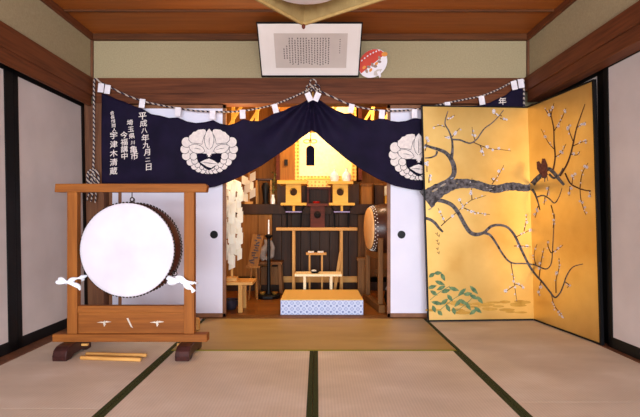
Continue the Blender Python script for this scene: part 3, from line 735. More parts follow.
# ---------------------------------------------------------------- gold folding screen
SA = Vector((0.895, 3.715, 0)); SB = Vector((1.775, 3.765, 0)); SE = Vector((1.868, 3.02, 0)); LEAN = 0.03
ZS0, ZS1 = 0.004, 1.752
scr = thing('folding_screen', 'gold leaf folding screen painted with plum branches in right corner', 'screen', (SB.x - 0.3, SB.y - 0.2, 0))
def panel_hit(px, py, A, B, out):
    # meets the sight line with the panel's face
    d = (B - A).normalized(); n = Vector((d.y, -d.x, 0))
    if n.y > 0: n = -n
    if A is SB: n = Vector((-abs(n.x), n.y if n.x < 0 else -n.y, 0)).normalized()
    ray = Vector(((px - VX) / FP, 1.0, -(py - VY) / FP)); o = A + n * out - Vector((0, 0, EYE))
    t = o.dot(n) / ray.dot(n); return ray * t + Vector((0, 0, EYE))
def panel(A, B, thick):
    d = (B - A).normalized(); n = Vector((d.y, -d.x, 0));
    if A is SA:
        if n.y > 0: n = -n
    else:
        if n.x > 0: n = -n
    L = (B - A).length; mb = MB(); up = Vector((0, 0, 1)); H = (ZS1 - ZS0)
    mid = (A + B) / 2 + up * (ZS0 + H / 2)
    ex = 0.0045 if A is SA else -0.0045
    mb.obox(mid - n * 0.010 + d * ex, d * (L / 2 + 0.0035), n * 0.006, up * (H / 2 - 0.010)); g = mb.build('gold_panel', gold_leaf, scr)
    fr = MB(); w_ = 0.011
    for s_ in (-1, 1):
        if (A is SA and s_ == 1) or (A is SB and s_ == -1): continue
        ww = w_ * (1.0 if A is SA else 1.3)
        fr.obox(mid + d * s_ * (L / 2 - ww / 2) - n * 0.009, d * ww / 2, n * 0.0115, up * H / 2)
    fr.obox(mid + up * (H / 2 - w_ / 2) - n * 0.009, d * (L / 2 - 0.003), n * 0.0115, up * w_ / 2)
    fr.obox(mid - up * (H / 2 - w_ / 2) - n * 0.009, d * (L / 2 - 0.003), n * 0.0115, up * w_ / 2)
    fr.build('panel_frame', black, scr)
    return g, n
gA, nA = panel(SA, SB, 0.02); gB, nB = panel(SB, SE, 0.02)
def hit(px, py, which, out):
    A, n = (SA, nA) if which == 0 else (SB, nB)
    o = A + n * (-0.004 + out) - Vector((0, 0, EYE)); q = px
    for _ in range(3):
        ray = Vector(((q - VX) / FP, 1.0, -(py - VY) / FP)); p = ray * (o.dot(n) / ray.dot(n)) + Vector((0, 0, EYE))
        q = px + LEAN * p.z * FP / p.y
    return p
paint = {0: MB(), 1: MB()}; lay = [0]
def side_of(px, py): return 0 if px < 532.2 else 1
def flat(poly, mi, which):
    lay[0] += 1; o = 0.0003 + (lay[0] % 40) * 0.00003
    n = len(poly); mx = sum(p[0] for p in poly) / n; my = sum(p[1] for p in poly) / n
    paint[which].add([hit(x, y, which, o) for x, y in poly] + [hit(mx, my, which, o)], [(i, (i + 1) % n, n) for i in range(n)], mi)
def branch(pts, mi=0, n=5, which=None, jag=0.0):     # pts: (px, py, width px)
    sp = smooth_path(pts, n)
    L = []; R = []
    for i, (x, y, w_) in enumerate(sp):
        a_ = sp[max(i - 1, 0)]; b_ = sp[min(i + 1, len(sp) - 1)]; dx, dy = b_[0] - a_[0], b_[1] - a_[1]; q = math.hypot(dx, dy) or 1
        w_ = max(0.35, w_) * (1 + jag * (rnd.random() - .5))
        L.append((x - dy / q * w_ / 2, y + dx / q * w_ / 2)); R.append((x + dy / q * w_ / 2, y - dx / q * w_ / 2))
    lay[0] += 1; o = 0.0003 + (lay[0] % 40) * 0.00003
    for i in range(len(sp) - 1):
        mid = (sp[i][0] + sp[i + 1][0]) / 2; wh = side_of(mid, 0) if which is None else which
        q = [hit(*p, wh, o) for p in (L[i], L[i + 1], R[i + 1], R[i])]
        paint[wh].add(q, [(0, 1, 2, 3)], mi)
def bl(x, y, r=1.5):
    wh = side_of(x, y)
    if rnd.random() < 0.5: flat(ell(x, y, r * .6, r * .6, 0, 8), 3, wh); return
    a0 = rnd.random() * 6
    for i in range(5):
        a_ = a0 + i * 2 * PI / 5; flat(ell(x + r * .6 * math.cos(a_), y + r * .6 * math.sin(a_), r * .55, r * .42, a_, 8), 3, wh)
    flat(ell(x, y, r * .25, r * .25, 0, 6), 2, wh)
def twigs(pts, w0=1.1, w1=0.5, nb=4, spread=1.4, r=1.3):
    n = len(pts); branch([(x, y, lerp(w0, w1, i / max(1, n - 1))) for i, (x, y) in enumerate(pts)], 2, 4)
    sp = smooth_path(pts, 6)
    for i in range(nb):
        x, y = sp[int((0.3 + 0.7 * (i + rnd.random() * .6) / nb) * (len(sp) - 1))][:2] if nb else (0, 0)
        bl(x + spread * (rnd.random() - .5) * 2, y + spread * (rnd.random() - .5) * 2, r * (0.75 + .5 * rnd.random()))
# soft ground wash along the foot of the picture
for i in range(26):
    x = 433 + rnd.random() * 92; y = 301 + rnd.random() * 12; flat(ell(x, y, 5 + 4 * rnd.random(), 0.8 + rnd.random(), 0, 10), 5, 0)
# trunk and boughs
branch([(425.5, 200, 22), (431, 196, 18), (438, 191, 15), (447, 187, 12), (456, 184, 10), (466, 183.5, 9), (476, 184.5, 8.5), (486, 187.5, 8), (497, 189, 8), (506, 187, 8), (515, 186.5, 8), (524, 188, 7), (530, 187, 6), (535, 181, 5), (540, 176.5, 4.5)], 0, 6, None, 0.15)
branch([(434, 190, 8), (441, 185, 6), (448, 181, 5), (453.5, 175, 5), (454, 167, 5), (451, 159, 4.5), (446, 153, 3.8), (440, 150, 3.4), (432, 147.5, 2.8), (424.5, 145, 2.4)], 0)
branch([(451, 160, 4), (452.5, 150, 2.6), (452, 140, 2.0), (449, 131, 1.5), (445, 123, 1.3), (448, 111, .8)], 0)
branch([(437, 151, 2.2), (436, 155, 1.8), (431, 157.5, 1.5), (425, 158, 1.2)], 0)
branch([(452, 139.5, 1.8), (460, 140, 1.7), (466, 142.3, 1.7), (471, 143, 1.5), (477, 139, 1.3), (484, 129, 1.2), (492, 123, 1.1), (499, 116, .9), (503.5, 110, .7)], 0)
branch([(438, 200, 4), (446, 202, 4), (453, 206, 4), (459, 214, 4), (465, 225, 4), (470, 232, 4), (476, 234.5, 3.8), (484, 232.5, 3), (491, 226.5, 2.8), (499, 225, 2.5), (507, 227, 2.4), (513, 233, 2.6), (517, 240, 2.6), (522, 251, 2.5), (529, 265, 2.3), (535, 274, 2), (543, 283, 1.8), (550, 292, 1.6), (555, 297.5, 1.6), (560, 293, 1.4), (563, 286, 1.3), (567, 275, 1.2), (573, 267, 1), (583, 264, .8)], 0)
branch([(484, 233, 2.6), (490, 235, 2.4), (496, 243, 2.2), (502, 253, 2), (508, 260.5, 1.8), (514, 263.3, 1.6), (524, 263.5, 1.4), (535, 265, 1.3), (545, 269, 1.3), (550, 266, 1.1), (552, 258, .9), (553, 240, .8), (554.5, 214, .5)], 0)
branch([(424.5, 218, 3), (430, 219.5, 3), (435, 223, 3), (439, 228, 2.6), (443, 232, 1.8)], 0)
branch([(534, 181, 4), (541, 175, 4.2), (548, 169, 3.8), (553, 172, 3.6), (558, 178, 3.4), (564, 185, 2.4)], 0)
branch([(549, 174, 2.4), (554, 178, 2.2), (560, 174, 1.8), (563, 168, 1.2)], 0)
branch([(560, 176, 1.8), (566, 166, 1.6), (570, 156, 1.5), (573, 144, 1.4), (576, 130, 1.2), (580, 118, 1), (585, 104, .7)], 2)
branch([(553, 170, 1.6), (555, 158, 1.3), (554, 142, 1.2), (553.5, 128, 1.1), (551, 116, .9), (549, 109, .6)], 2)
branch([(565, 173, 1.6), (570, 183, 1.5), (577, 187.5, 1.3), (584, 190, 1.2), (591, 191, 1)], 2)
branch([(531, 188, 2.8), (534, 192, 2.4), (537, 199, 1.8), (540, 210, 1.1)], 0)
branch([(537, 197, 1.6), (543, 195.5, 1.4), (549, 198.5, 1.3), (554.5, 203, 1.2), (559, 197, .9), (562, 188, .6)], 0)
for i in range(34):          # lichen and light flecks on the trunk
    t = rnd.random(); x = lerp(428, 524, t); y = poly_at([(425, 200), (438, 191), (456, 184), (476, 184.5), (497, 189), (524, 188)], x) + (rnd.random() - .5) * lerp(9, 4, t)
    flat(ell(x, y, .7 + 0.9 * rnd.random(), .35, rnd.random() * 2.4 - 1.5, 7), 1, 0)
for (x, y, a_, b_) in [(435, 190, 3.6, 1.1), (443, 185, 3.4, 1.0), (452, 178, 2, .7), (430, 209, 2.4, .8), (521, 186, 3.4, .7)]: flat(ell(x, y, a_, b_, -0.5, 9), 1, 0)
for pts, nb in [([(445, 127), (440, 125.5), (433, 127)], 3), ([(447, 120), (451, 117), (455, 115)], 4), ([(452, 137), (457, 131), (460, 128)], 3), ([(452, 138), (447, 137), (444, 136)], 2), ([(475, 140), (473, 134), (472, 127)], 3), ([(473, 142), (482, 146), (492, 149), (500, 149.5), (511, 151)], 6), ([(480, 145), (482, 150), (483, 155)], 4), ([(441, 226), (448, 219.5), (457, 212), (470, 201), (478, 198), (486, 195.5)], 5), ([(472, 200), (471.5, 190), (472, 178)], 3), ([(464, 208), (470, 210.5), (477, 213), (490, 214.5)], 7), ([(445, 223), (442, 216), (438, 208)], 4), ([(464, 207), (461, 203), (459, 199)], 3), ([(492, 184), (498, 176), (504, 165)], 4), ([(494, 182), (492, 179), (491, 178)], 1), ([(524, 231), (526, 222), (527, 214)], 4), ([(516, 237), (526, 232), (531, 229)], 4), ([(514, 246), (522, 246), (531, 247)], 5), ([(425, 151), (427, 142), (426, 136)], 3), ([(429, 183), (429, 178), (430, 174)], 3), ([(427, 172), (427, 165), (428, 160)], 3), ([(502, 116), (495, 114), (494, 110)], 5), ([(500, 118), (505, 120), (508, 119)], 3),
               ([(511, 263), (513, 275), (514.5, 285), (517, 302)], 7), ([(514, 284), (519, 285), (524, 289)], 4), ([(514, 286), (508, 290), (505, 293)], 4), ([(539, 278), (541, 262), (544, 248)], 4), ([(536, 266), (534, 255), (537, 244)], 3), ([(551, 292), (554, 305), (560, 313), (563, 318)], 11), ([(556, 293), (556, 280), (559, 268), (559, 258)], 6), ([(565, 282), (569, 285), (567, 288)], 3), ([(551, 253), (558, 249), (563, 245)], 3), ([(551, 253), (548, 246), (548, 240)], 2), ([(541, 281), (539, 290), (539, 296)], 3),
               ([(554, 149), (548, 142), (541, 129)], 4), ([(554, 131), (561, 120), (566, 108)], 6), ([(551, 117), (547, 112), (545, 109)], 3), ([(551, 115), (554, 103)], 3), ([(573, 141), (569, 130), (569, 124)], 4), ([(573, 146), (582, 142), (588, 141)], 5), ([(555, 157), (561, 153), (566, 144)], 5), ([(576, 128), (581, 125), (586, 122)], 4), ([(570, 154), (577, 155), (580, 151)], 3), ([(580, 189), (581, 200), (584, 210), (586, 215)], 5), ([(580, 188), (582, 174), (588, 163)], 5), ([(572, 184), (573, 177), (576, 173)], 3), ([(570, 186), (569, 196)], 2), ([(589, 190), (591, 197)], 2), ([(547, 196), (549, 186)], 3), ([(545, 197), (544, 205)], 2), ([(538, 206), (535, 218)], 3), ([(551, 205), (554, 218), (553, 228)], 3)]:
    twigs(pts, 1.0, 0.45, nb)
# bamboo leaves
for x, y, a_, L in [(432, 275, -.6, 8), (438, 273, -.1, 8), (443, 277, 1.1, 9), (440, 283, .4, 11), (432, 287, -.3, 10), (441, 288, 2.7, 10), (434, 293, .6, 9), (446, 291, -.3, 10), (454, 289, .3, 11), (462, 292, 2.4, 11), (468, 294, -.2, 9), (474, 290, .8, 12), (474, 297, .5, 11), (480, 300, .9, 10), (450, 298, .9, 9), (444, 302, 2.5, 10), (437, 303, .2, 12), (448, 308, 1.1, 9), (458, 303, 2.3, 11), (463, 302, .6, 10), (468, 306, 1.0, 11), (478, 310, .7, 10), (473, 312, 2.5, 9), (454, 311, 1.3, 8), (434, 309, 1.2, 8), (440, 313, .8, 7)]:
    ca, sa = math.cos(a_), math.sin(a_)
    def q(u, v): return (x + u * L * ca - v * sa, y + u * L * sa + v * ca)
    pl_ = [p for p in [q(-.5, 0), q(-.3, -1.4), q(0, -2.1), q(.25, -1.3), q(.5, 0), q(.25, 1.3), q(0, 2.1), q(-.3, 1.4)]]
    flat([(max(428.5, a), min(316, b)) for a, b in pl_], 4, 0)
for pts in [[(430, 300), (440, 292), (450, 286)], [(440, 310), (455, 298), (468, 292)], [(455, 312), (466, 304), (474, 296)]]: branch([(x, y, .6) for x, y in pts], 4)
# bird on the bough
def bpoly(pts, mi=6): flat(pts, mi, 1)
bpoly([(537, 169), (536.5, 162), (539, 161), (543, 167), (545.5, 173), (543, 177), (540, 174)])
bpoly([(541, 165), (542, 158.5), (545, 158.5), (547.5, 165), (547.5, 172), (545, 176), (543, 172)])
bpoly([(540, 173), (545, 171), (548, 174), (546, 178.5), (542, 178)])
bpoly([(544, 177), (545.5, 177), (545, 182), (544.3, 182)], 0); bpoly([(546.5, 176.5), (547.3, 176), (548.2, 181), (547.6, 181)], 0)
# signature
for i, (x, y) in enumerate([(436.5, 233), (438.5, 235), (437, 240), (438.2, 243), (437.2, 248), (438.3, 252)]): branch([(x - 1.2, y, .5), (x + .3, y + 1.2, .6), (x + 1, y - .6, .5), (x + .6, y + 2.4, .4)], 2, 3)
pm = [bark, fleck, twig, blossom, leafg, mist, birdm]
a_ = paint[0].build('plum_painting', pm, gA); b_ = paint[1].build('plum_painting', pm, gB)
for o in COL.objects:                 # the whole screen leans slightly to the left
    if o.type == 'MESH' and (o.parent is scr or (o.parent and o.parent.parent is scr)):
        for v in o.data.vertices: v.co.x -= LEAN * v.co.z

# ---------------------------------------------------------------- dais with patterned front
dz = 0.135; dY0, dY1 = 3.985, 4.53
dx0, dx1 = zx(280, 3.93), zx(364, 3.93)
dais = thing('low_dais', 'low straw-topped dais with blue and white diamond front', 'dais', ((dx0 + dx1) / 2, 4.2, 0))
MB().box(dx0, dx1, dY0, dY1, 0.0, dz - 0.008).build('brocade_sides', ship, dais, 0.004)
MB().box(dx0 + .001, dx1 - .001, dY0 + .001, dY1 - .001, dz - 0.008, dz).build('straw_top', dais_top, dais, 0.002)

# ---------------------------------------------------------------- stepped altar at the back
YK = 5.28                                  # front of the counter
def ax(px, Y=YK): return zx(px, Y)
alt = thing('altar_cabinet', 'built-in wooden altar counter with dark top behind the shelf rack', 'altar', (0, 5.5, 0))
CT = 1.0
MB().box(-1.24, 1.14, YK - 0.02, 5.74, CT - 0.115, CT).build('counter_top', dark_wood, alt, 0.004)
MB().box(-1.24, 1.14, YK + 0.03, 5.74, 0.0, 0.1).build('base', dark_wood, alt)
MB().box(-0.62, 0.5, YK + 0.0, YK + 0.028, 0.1, 0.17).build('plinth_board', light_wood, alt, 0.002)
m = MB()
for i in range(9):
    x0 = ax(272) + i * (ax(358) - ax(272)) / 9; m.box(x0 + 0.002, x0 + (ax(358) - ax(272)) / 9 - 0.002, YK + 0.02, YK + 0.04, 0.17, CT - 0.115)
m.build('slatted_panel', dark_wood, alt, 0.002)
for a_, b_ in ((-1.24, ax(258) - .002), (ax(258) + .002, ax(272))):
    d_ = MB().box(a_, b_, YK, YK + 0.03, 0.17, CT - 0.12).build('cabinet_door', orange_wood, alt, 0.003)
MB().box(ax(358), 1.14, YK, YK + 0.03, 0.17, CT - 0.12).build('cabinet_door', mid_wood, alt, 0.003)

# shrine standing on the counter
YH = 5.42
sh = thing('altar_shrine', 'gold-lit shrine with pale silk hanging, standing behind the dark tassel', 'shrine', (0.1, 5.55, CT))
bx0, bx1 = zx(277, YH), zx(359, YH)
MB().box(bx0, bx1, YH, 5.70, CT, P(0, 183, YH)[1] - 0.01).build('shrine_base', dark_wood, sh, 0.003)
zb = P(0, 183, YH)[1] - 0.01
MB().box(bx0, bx1 - 0.1, YH - 0.002, 5.70, zb, zb + 0.045).build('shrine_ledge', gold_wood, sh, 0.003)
sp = MB().box(zx(299, YH), zx(352, YH), YH + 0.10, YH + 0.112, zb + 0.045, 2.2).build('silk_hanging', pale_silk, sh)
m = MB(); m.box(zx(294.5, YH), zx(299, YH), YH + 0.09, YH + 0.115, zb + 0.045, 2.2); m.box(zx(352, YH), zx(357, YH), YH + 0.09, YH + 0.115, zb + 0.045, 2.2)
m.box(zx(299, YH), zx(352, YH), YH + 0.088, YH + 0.10, zb + 0.045, zb + 0.10)
m.build('brocade_border', broc, sh)
MB().box(zx(276, YH), zx(279.5, YH), YH, 5.7, zb + 0.045, 2.25).build('shrine_post', red_wood, sh)
MB().box(zx(279.5, YH), zx(294.5, YH), YH + 0.06, YH + 0.08, zb + 0.045, 2.2).build('shrine_door', orange_wood, sh)
MB().box(zx(284, YH), zx(287.5, YH), YH + 0.035, YH + 0.06, P(0, 165, YH)[1], P(0, 159, YH)[1]).build('latch', black, sh, 0.003)
MB().box(zx(359, YH), zx(362, YH), YH, 5.7, zb + 0.045, 2.25).build('shrine_post', red_wood, sh)
MB().box(zx(276, YH), zx(362, YH), YH, 5.7, 2.2, 2.28).build('shrine_lintel', gold_wood, sh)
# upper gilded transom glimpsed over the curtain
m = MB()
tz0 = 1.84
for px in (232, 256, 300, 330, 372): m.bar((zx(px, 4.6), 4.62, 1.72), (zx(px + 3, 4.6), 4.62, 2.38), 0.03, 0.03)
m.box(-0.98, 0.82, 4.6, 4.64, 1.96, 2.02); m.box(-0.98, 0.82, 4.6, 4.64, 1.70, 1.735)
for i in range(9): m.bar((-0.9 + .19 * i, 4.62, 1.735), (-0.76 + .19 * i, 4.62, 1.96), 0.018, 0.025)
m.box(-0.98, -0.95, 4.6, 4.64, 1.7, 2.4).box(0.79, 0.82, 4.6, 4.64, 1.7, 2.4)
tag(m.build('gilded_transom', gold_wood), 'golden lattice transom glimpsed above the curtain rope', 'transom')

# altar table with brocade skirt
YT = 5.264
tx0, tx1 = zx(307, YT), zx(330.5, YT)
tb = thing('altar_table', 'small altar table with gold dotted skirt above the red bowl', 'table', ((tx0 + tx1) / 2, YT + 0.07, CT))
ztt = P(0, 178.5, YT)[1]; zts = P(0, 188, YT)[1]
MB().box(tx0 - 0.004, tx1 + 0.004, YT - 0.004, YT + 0.15, ztt - 0.012, ztt).build('tabletop', gold_wood, tb, 0.002)
MB().box(tx0, tx1, YT, YT + 0.006, zts + 0.012, ztt - 0.012).build('brocade_skirt', broc, tb)
MB().box(tx0, tx1, YT + 0.006, YT + 0.02, zts - 0.012, zts + 0.012).build('apron', red_wood, tb)
for xx in (tx0 + 0.01, tx1 - 0.01):
    for yy in (YT + 0.03, YT + 0.13): MB().box(xx - 0.009, xx + 0.009, yy - 0.009, yy + 0.009, CT, ztt - 0.012).build('leg', red_wood, tb)

# shelf rack in front
YQ0, YQ1 = 4.97, 5.20
rk = thing('shelf_rack', 'tall open wooden rack whose shelf carries the offering stands', 'rack', (0.0, 5.08, 0))
zs1 = P(0, 227.6, YQ0)[1]; zs0 = P(0, 230.6, YQ0)[1]
MB().box(zx(276, YQ0), zx(357.5, YQ0), YQ0, YQ1, zs0, zs1).build('shelf', light_wood, rk, 0.003)
for px in (293.5, 341.5):
    xx = zx(px, YQ0 + .02)
    for yy in (YQ0 + 0.025, YQ1 - 0.025): MB().box(xx - 0.0145, xx + 0.0145, yy - 0.0145, yy + 0.0145, 0, zs0).build('post', light_wood_z, rk, 0.002)
    MB().box(xx - 0.01, xx + 0.01, YQ0 + 0.0395, YQ1 - 0.0395, 0.10, 0.13).build('stretcher', light_wood, rk)
m = MB().bar((zx(340.5, 4.95), 4.93, P(0, 252, 4.93)[1]), (zx(333.5, 4.95), 4.90, 0.006), 0.03, 0.012); 
tag(m.build('leaning_slat', light_wood_z), 'thin wooden slat leaning on right post of the shelf rack', 'slat')

# offering stands on the shelf and sanbo trays
def sanbo(label, x, y, z0, zt, wb, wt, mat, th=0.022, group=None):
    r = thing('offering_tray', label, 'tray', (x, y, z0), group)
    zb_ = zt - th; mb = MB(); d_ = wb / 2; hole = wb * 0.25; hz = lerp(z0, zb_, 0.60); n = 24; t = 0.006
    for s_ in (-1, 1):       # front and back boards with a round hole
        y0 = y + s_ * d_; y1 = y + s_ * (d_ - t)
        sq = []
        for i in range(n):
            a_ = 2 * PI * i / n; c, s2 = math.cos(a_), math.sin(a_)
            kx = (wb / 2) / abs(c) if abs(c) > 1e-6 else 1e9; kz = ((zb_ - hz) if s2 > 0 else (hz - z0)) / abs(s2) if abs(s2) > 1e-6 else 1e9
            k_ = min(kx, kz); sq.append((x + c * k_, hz + s2 * k_))
        for cx_, cz_ in ((-1, 0), (1, 0), (-1, 1), (1, 1)):     # snap nearest point to each corner
            tx, tz = x + cx_ * wb / 2, (z0, zb_)[cz_]
            j = min(range(n), key=lambda i: (sq[i][0] - tx) ** 2 + (sq[i][1] - tz) ** 2); sq[j] = (tx, tz)
        ci = [(x + hole * math.cos(2 * PI * i / n), hz + hole * 1.05 * math.sin(2 * PI * i / n)) for i in range(n)]
        vs = [(a, y0, b) for a, b in sq] + [(a, y0, b) for a, b in ci] + [(a, y1, b) for a, b in ci] + [(a, y1, b) for a, b in sq]
        fs = []
        for i in range(n):
            j = (i + 1) % n; fs += [(i, j, n + j, n + i), (n + i, n + j, 2 * n + j, 2 * n + i), (2 * n + i, 2 * n + j, 3 * n + j, 3 * n + i)]
        mb.add(vs, fs)
    mb.box(x - wb / 2, x - wb / 2 + t, y - d_ + t, y + d_ - t, z0, zb_).box(x + wb / 2 - t, x + wb / 2, y - d_ + t, y + d_ - t, z0, zb_)
    mb.build('pedestal', mat, r)
    mb = MB(); h = wt / 2
    mb.box(x - h, x + h, y - h, y + h, zb_, zb_ + 0.008)
    mb.box(x - h, x + h, y - h, y - h + .006, zb_ + .008, zt).box(x - h, x + h, y + h - .006, y + h, zb_ + .008, zt)
    mb.box(x - h, x - h + .006, y - h + .006, y + h - .006, zb_ + .008, zt).box(x + h - .006, x + h, y - h + .006, y + h - .006, zb_ + .008, zt)
    mb.build('tray', mat, r)
    return r
YO = 5.085; S_ = YO - 0.10
def tall_stand(label, px):
    x = zx(px, S_); r = thing('offering_stand', label, 'stand', (x, YO, zs1))
    zt = P(0, 202.8, S_)[1]; wd = 0.14
    MB().box(x - wd, x + wd, YO - 0.1, YO + 0.1, zt - 0.028, zt).build('top_board', gold_wood, r, 0.002)
    for sx in (-1, 1):
        for sy in (-1, 1): MB().tube([(x + sx * 0.075, YO + sy * 0.07, zs1), (x + sx * 0.08, YO + sy * 0.07, zt - 0.09), (x + sx * 0.115, YO + sy * 0.075, zt - 0.028)], 0.007, 8).build('leg', black, r)
    MB().box(x - 0.088, x + 0.088, YO - 0.078, YO + 0.078, zt - 0.105, zt - 0.09).build('lower_tray', purple_lac, r, 0.002)
    MB().box(x - 0.012, x + 0.012, YO - 0.07, YO + 0.07, zt - 0.09, zt - 0.028).build('block', gold_wood, r)
    return r, zt
tall_stand('black-legged offering stand on rack shelf, left of the dark tray', 293.5); _, ZO = tall_stand('black-legged offering stand on rack shelf, under the two vases', 342)
zl = P(0, 181.3, S_ - 0.02)[1]
sanbo('pale gold footed tray with round hole, empty, at left of altar', zx(293.3, S_), YO, ZO, zl, 0.165, 0.30, gold_wood, 0.03)
sanbo('pale gold footed tray with round hole carrying two white vases', zx(340.5, S_), YO, ZO, zl, 0.165, 0.27, gold_wood, 0.03)
zc = P(0, 203.4, S_)[1]
dk = sanbo('dark reddish footed tray with round hole carrying the red bowl', zx(317.5, S_), YO, zs1, zc, 0.155, 0.235, red_wood, 0.03)
# vases, bowl
def vase(label, px, Y):
    x = zx(px, Y); z = zl - 0.022; r = thing('sake_vase', label, 'vase', (x, Y, z), 'white vases on the tray')
    MB().lathe([(0.001, z), (0.030, z), (0.034, z + .01), (0.050, z + .06), (0.052, z + .085), (0.040, z + .115), (0.016, z + .14), (0.013, z + .155), (0.018, z + .17), (0.014, z + .17)], (x, Y, 0), 28).build('vase_body', white_por, r)
vase('rounded white porcelain vase, left one on the gold tray', 334.5, YO - 0.03); vase('rounded white porcelain vase, right one on the gold tray', 346.5, YO - 0.03)
x = zx(316.3, YO - 0.04); z = zc - 0.022
tag(MB().lathe([(0.018, z), (0.022, z), (0.020, z + .012), (0.036, z + .03), (0.038, z + .046), (0.035, z + .046), (0.030, z + .03), (0.001, z + .022)], (x, YO - 0.04, 0), 24).build('red_bowl', red_lac), 'small red lacquer bowl on the dark tray', 'bowl')

# small table and white table in front of the rack
def table4(name, label, cat, x0, x1, y0, y1, h, lw, lx0, lx1, mt, ml, th=0.022):
    r = thing(name, label, cat, ((x0 + x1) / 2, (y0 + y1) / 2, 0))
    MB().box(x0, x1, y0, y1, h - th, h).build('tabletop', mt, r, 0.002)
    for xx in (lx0, lx1):
        for yy in (y0 + lw, y1 - lw): MB().box(xx - lw / 2, xx + lw / 2, yy - lw / 2, yy + lw / 2, 0, h - th).build('leg', ml, r, 0.001)
        MB().box(xx - lw / 3, xx + lw / 3, y0 + lw * 1.5, y1 - lw * 1.5, h - th - 0.035, h - th).build('apron', ml, r)
    return r
Y1_ = 4.86
h_sm = P(0, 253, Y1_)[1]
table4('offering_table', 'slender small wooden offering table behind the white table', 'table', zx(306, Y1_), zx(326.5, Y1_), Y1_, Y1_ + 0.1, h_sm, 0.018, zx(309.5, Y1_), zx(322, Y1_), light_wood, light_wood_z)
Y2_ = 4.57
h_wh = P(0, 274.3, Y2_)[1]
table4('offering_table', 'low pale wooden offering table just behind the dais', 'table', zx(294.6, Y2_), zx(342, Y2_), Y2_, Y2_ + 0.24, h_wh, 0.024, zx(304.5, Y2_), zx(331.3, Y2_), white_wood, white_wood)
for px, lab in ((311, 'crumpled white paper packet at left end of the slender table'), (320.5, 'crumpled white paper packet at right end of the slender table')):
    x = zx(px, Y1_ + .05); m = MB()
    for i in range(3): m.obox((x + 0.016 * (i - 1), Y1_ + .045 + .006 * i, h_sm + 0.0085), (0.016, 0.004 * (i - 1), 0.0), (0, 0.02, 0), (0, 0, 0.008))
    tag(m.build('paper_packet', white_paper, bevel=0.002), lab, 'packet')
x = zx(315, Y2_ + .1); m = MB().lathe([(0.02, h_wh + .0), (0.024, h_wh + .0), (0.048, h_wh + .018), (0.05, h_wh + .022), (0.044, h_wh + .02), (0.001, h_wh + .008)], (x, Y2_ + .1, 0), 24)
dsh = thing('offering_dish', 'small dark dish with white contents on the low pale table', 'dish', (x, Y2_ + .1, h_wh)); m.build('dish', black, dsh)
MB().sphere((x - 0.012, Y2_ + .1, h_wh + .022), 0.028, 0.024, 0.014).build('contents', white_paper, dsh)

# candlestick
YL = 4.84; xq = zx(268.7, YL)
cs_ = thing('candlestick', 'tall black candlestick with broad base and white candle', 'candlestick', (xq, YL, 0))
zcp = P(0, 236, YL)[1]
MB().lathe([(0.125, 0.0), (0.130, 0.006), (0.130, 0.030), (0.118, 0.040), (0.03, 0.044), (0.001, 0.044)], (xq, YL, 0), 8, Matrix.Rotation(PI / 8, 3, 'Z')).build('base', black, cs_, 0.003)
MB().lathe([(0.035, 0.04), (0.022, 0.07), (0.018, 0.3), (0.018, 0.5), (0.016, zcp - 0.03), (0.03, zcp - 0.015), (0.04, zcp)], (xq, YL, 0), 16).build('stem', black, cs_)
MB().lathe([(0.04, zcp), (0.044, zcp + .005), (0.03, zcp + .012), (0.014, zcp + .02)], (xq, YL, 0), 20).build('drip_pan', black, cs_)
cd = MB().lathe([(0.009, zcp + .018), (0.009, zcp + .03), (0.007, P(0, 220, YL)[1]), (0.001, P(0, 219.5, YL)[1])], (xq, YL, 0), 12).build('candle', white_por)
tag(cd, 'thin white unlit candle standing in the black candlestick', 'candle')
for px, lab in ((262.3, 'small brass cup on left side of the candlestick base'), (274.5, 'small brass cup on right side of the candlestick base')):
    x = zx(px, YL - .06); tag(MB().lathe([(0.018, 0.044), (0.022, 0.045), (0.03, 0.062), (0.031, 0.07), (0.027, 0.07), (0.001, 0.05)], (x, YL - .045, 0.0002), 20).build('brass_cup', brass), lab, 'cup', 'brass cups')
# stool behind it, with driftwood, and the small easel board
Y3_ = 5.0; s0, s1 = zx(256, Y3_), zx(282, Y3_)
st = thing('wooden_stool', 'dark wooden stool behind the candlestick', 'stool', ((s0 + s1) / 2, Y3_ + 0.12, 0))
zst = P(0, 262, Y3_)[1]
MB().box(s0, s1, Y3_, Y3_ + 0.24, zst - 0.03, zst).build('seat', mid_wood, st, 0.003)
for sx, xx in ((-1, s0 + 0.03), (1, s1 - 0.03)):
    for yy in (Y3_ + 0.025, Y3_ + 0.215): MB().bar((xx + sx * 0.02, yy, 0.012), (xx, yy, zst - 0.03), 0.035, 0.03).build('leg', mid_wood, st, 0.002)
MB().box(s0 + 0.04, s1 - 0.04, Y3_ + 0.10, Y3_ + 0.12, 0.10, 0.30).build('brace_board', mid_wood, st, 0.002)
m = MB(); m.tube([(a_, Y3_ + 0.1, b_) for a_, b_ in [P(263, 261, Y3_), P(261, 256, Y3_), P(263, 250, Y3_), P(266, 245, Y3_), P(264, 240, Y3_)]], [0.028, 0.045, 0.04, 0.03, 0.015], 12)
m.tube([(a_, Y3_ + 0.1, b_) for a_, b_ in [P(265, 260, Y3_), P(271, 256, Y3_), P(272, 248, Y3_), P(270, 241, Y3_)]], [0.03, 0.03, 0.024, 0.012], 12)
tag(m.build('driftwood_ornament', greyd), 'grey twisted driftwood ornament on the stool behind the candlestick', 'ornament')
Y4_ = 4.72
ez = thing('easel_board', 'narrow wooden board with dark brush marks leaning at candlestick left', 'board', (zx(254, Y4_), Y4_, 0))
u0 = P(252.0, 234, Y4_); u1 = P(263, 236, Y4_); u2 = P(258, 266, Y4_); u3 = P(247.5, 266, Y4_)
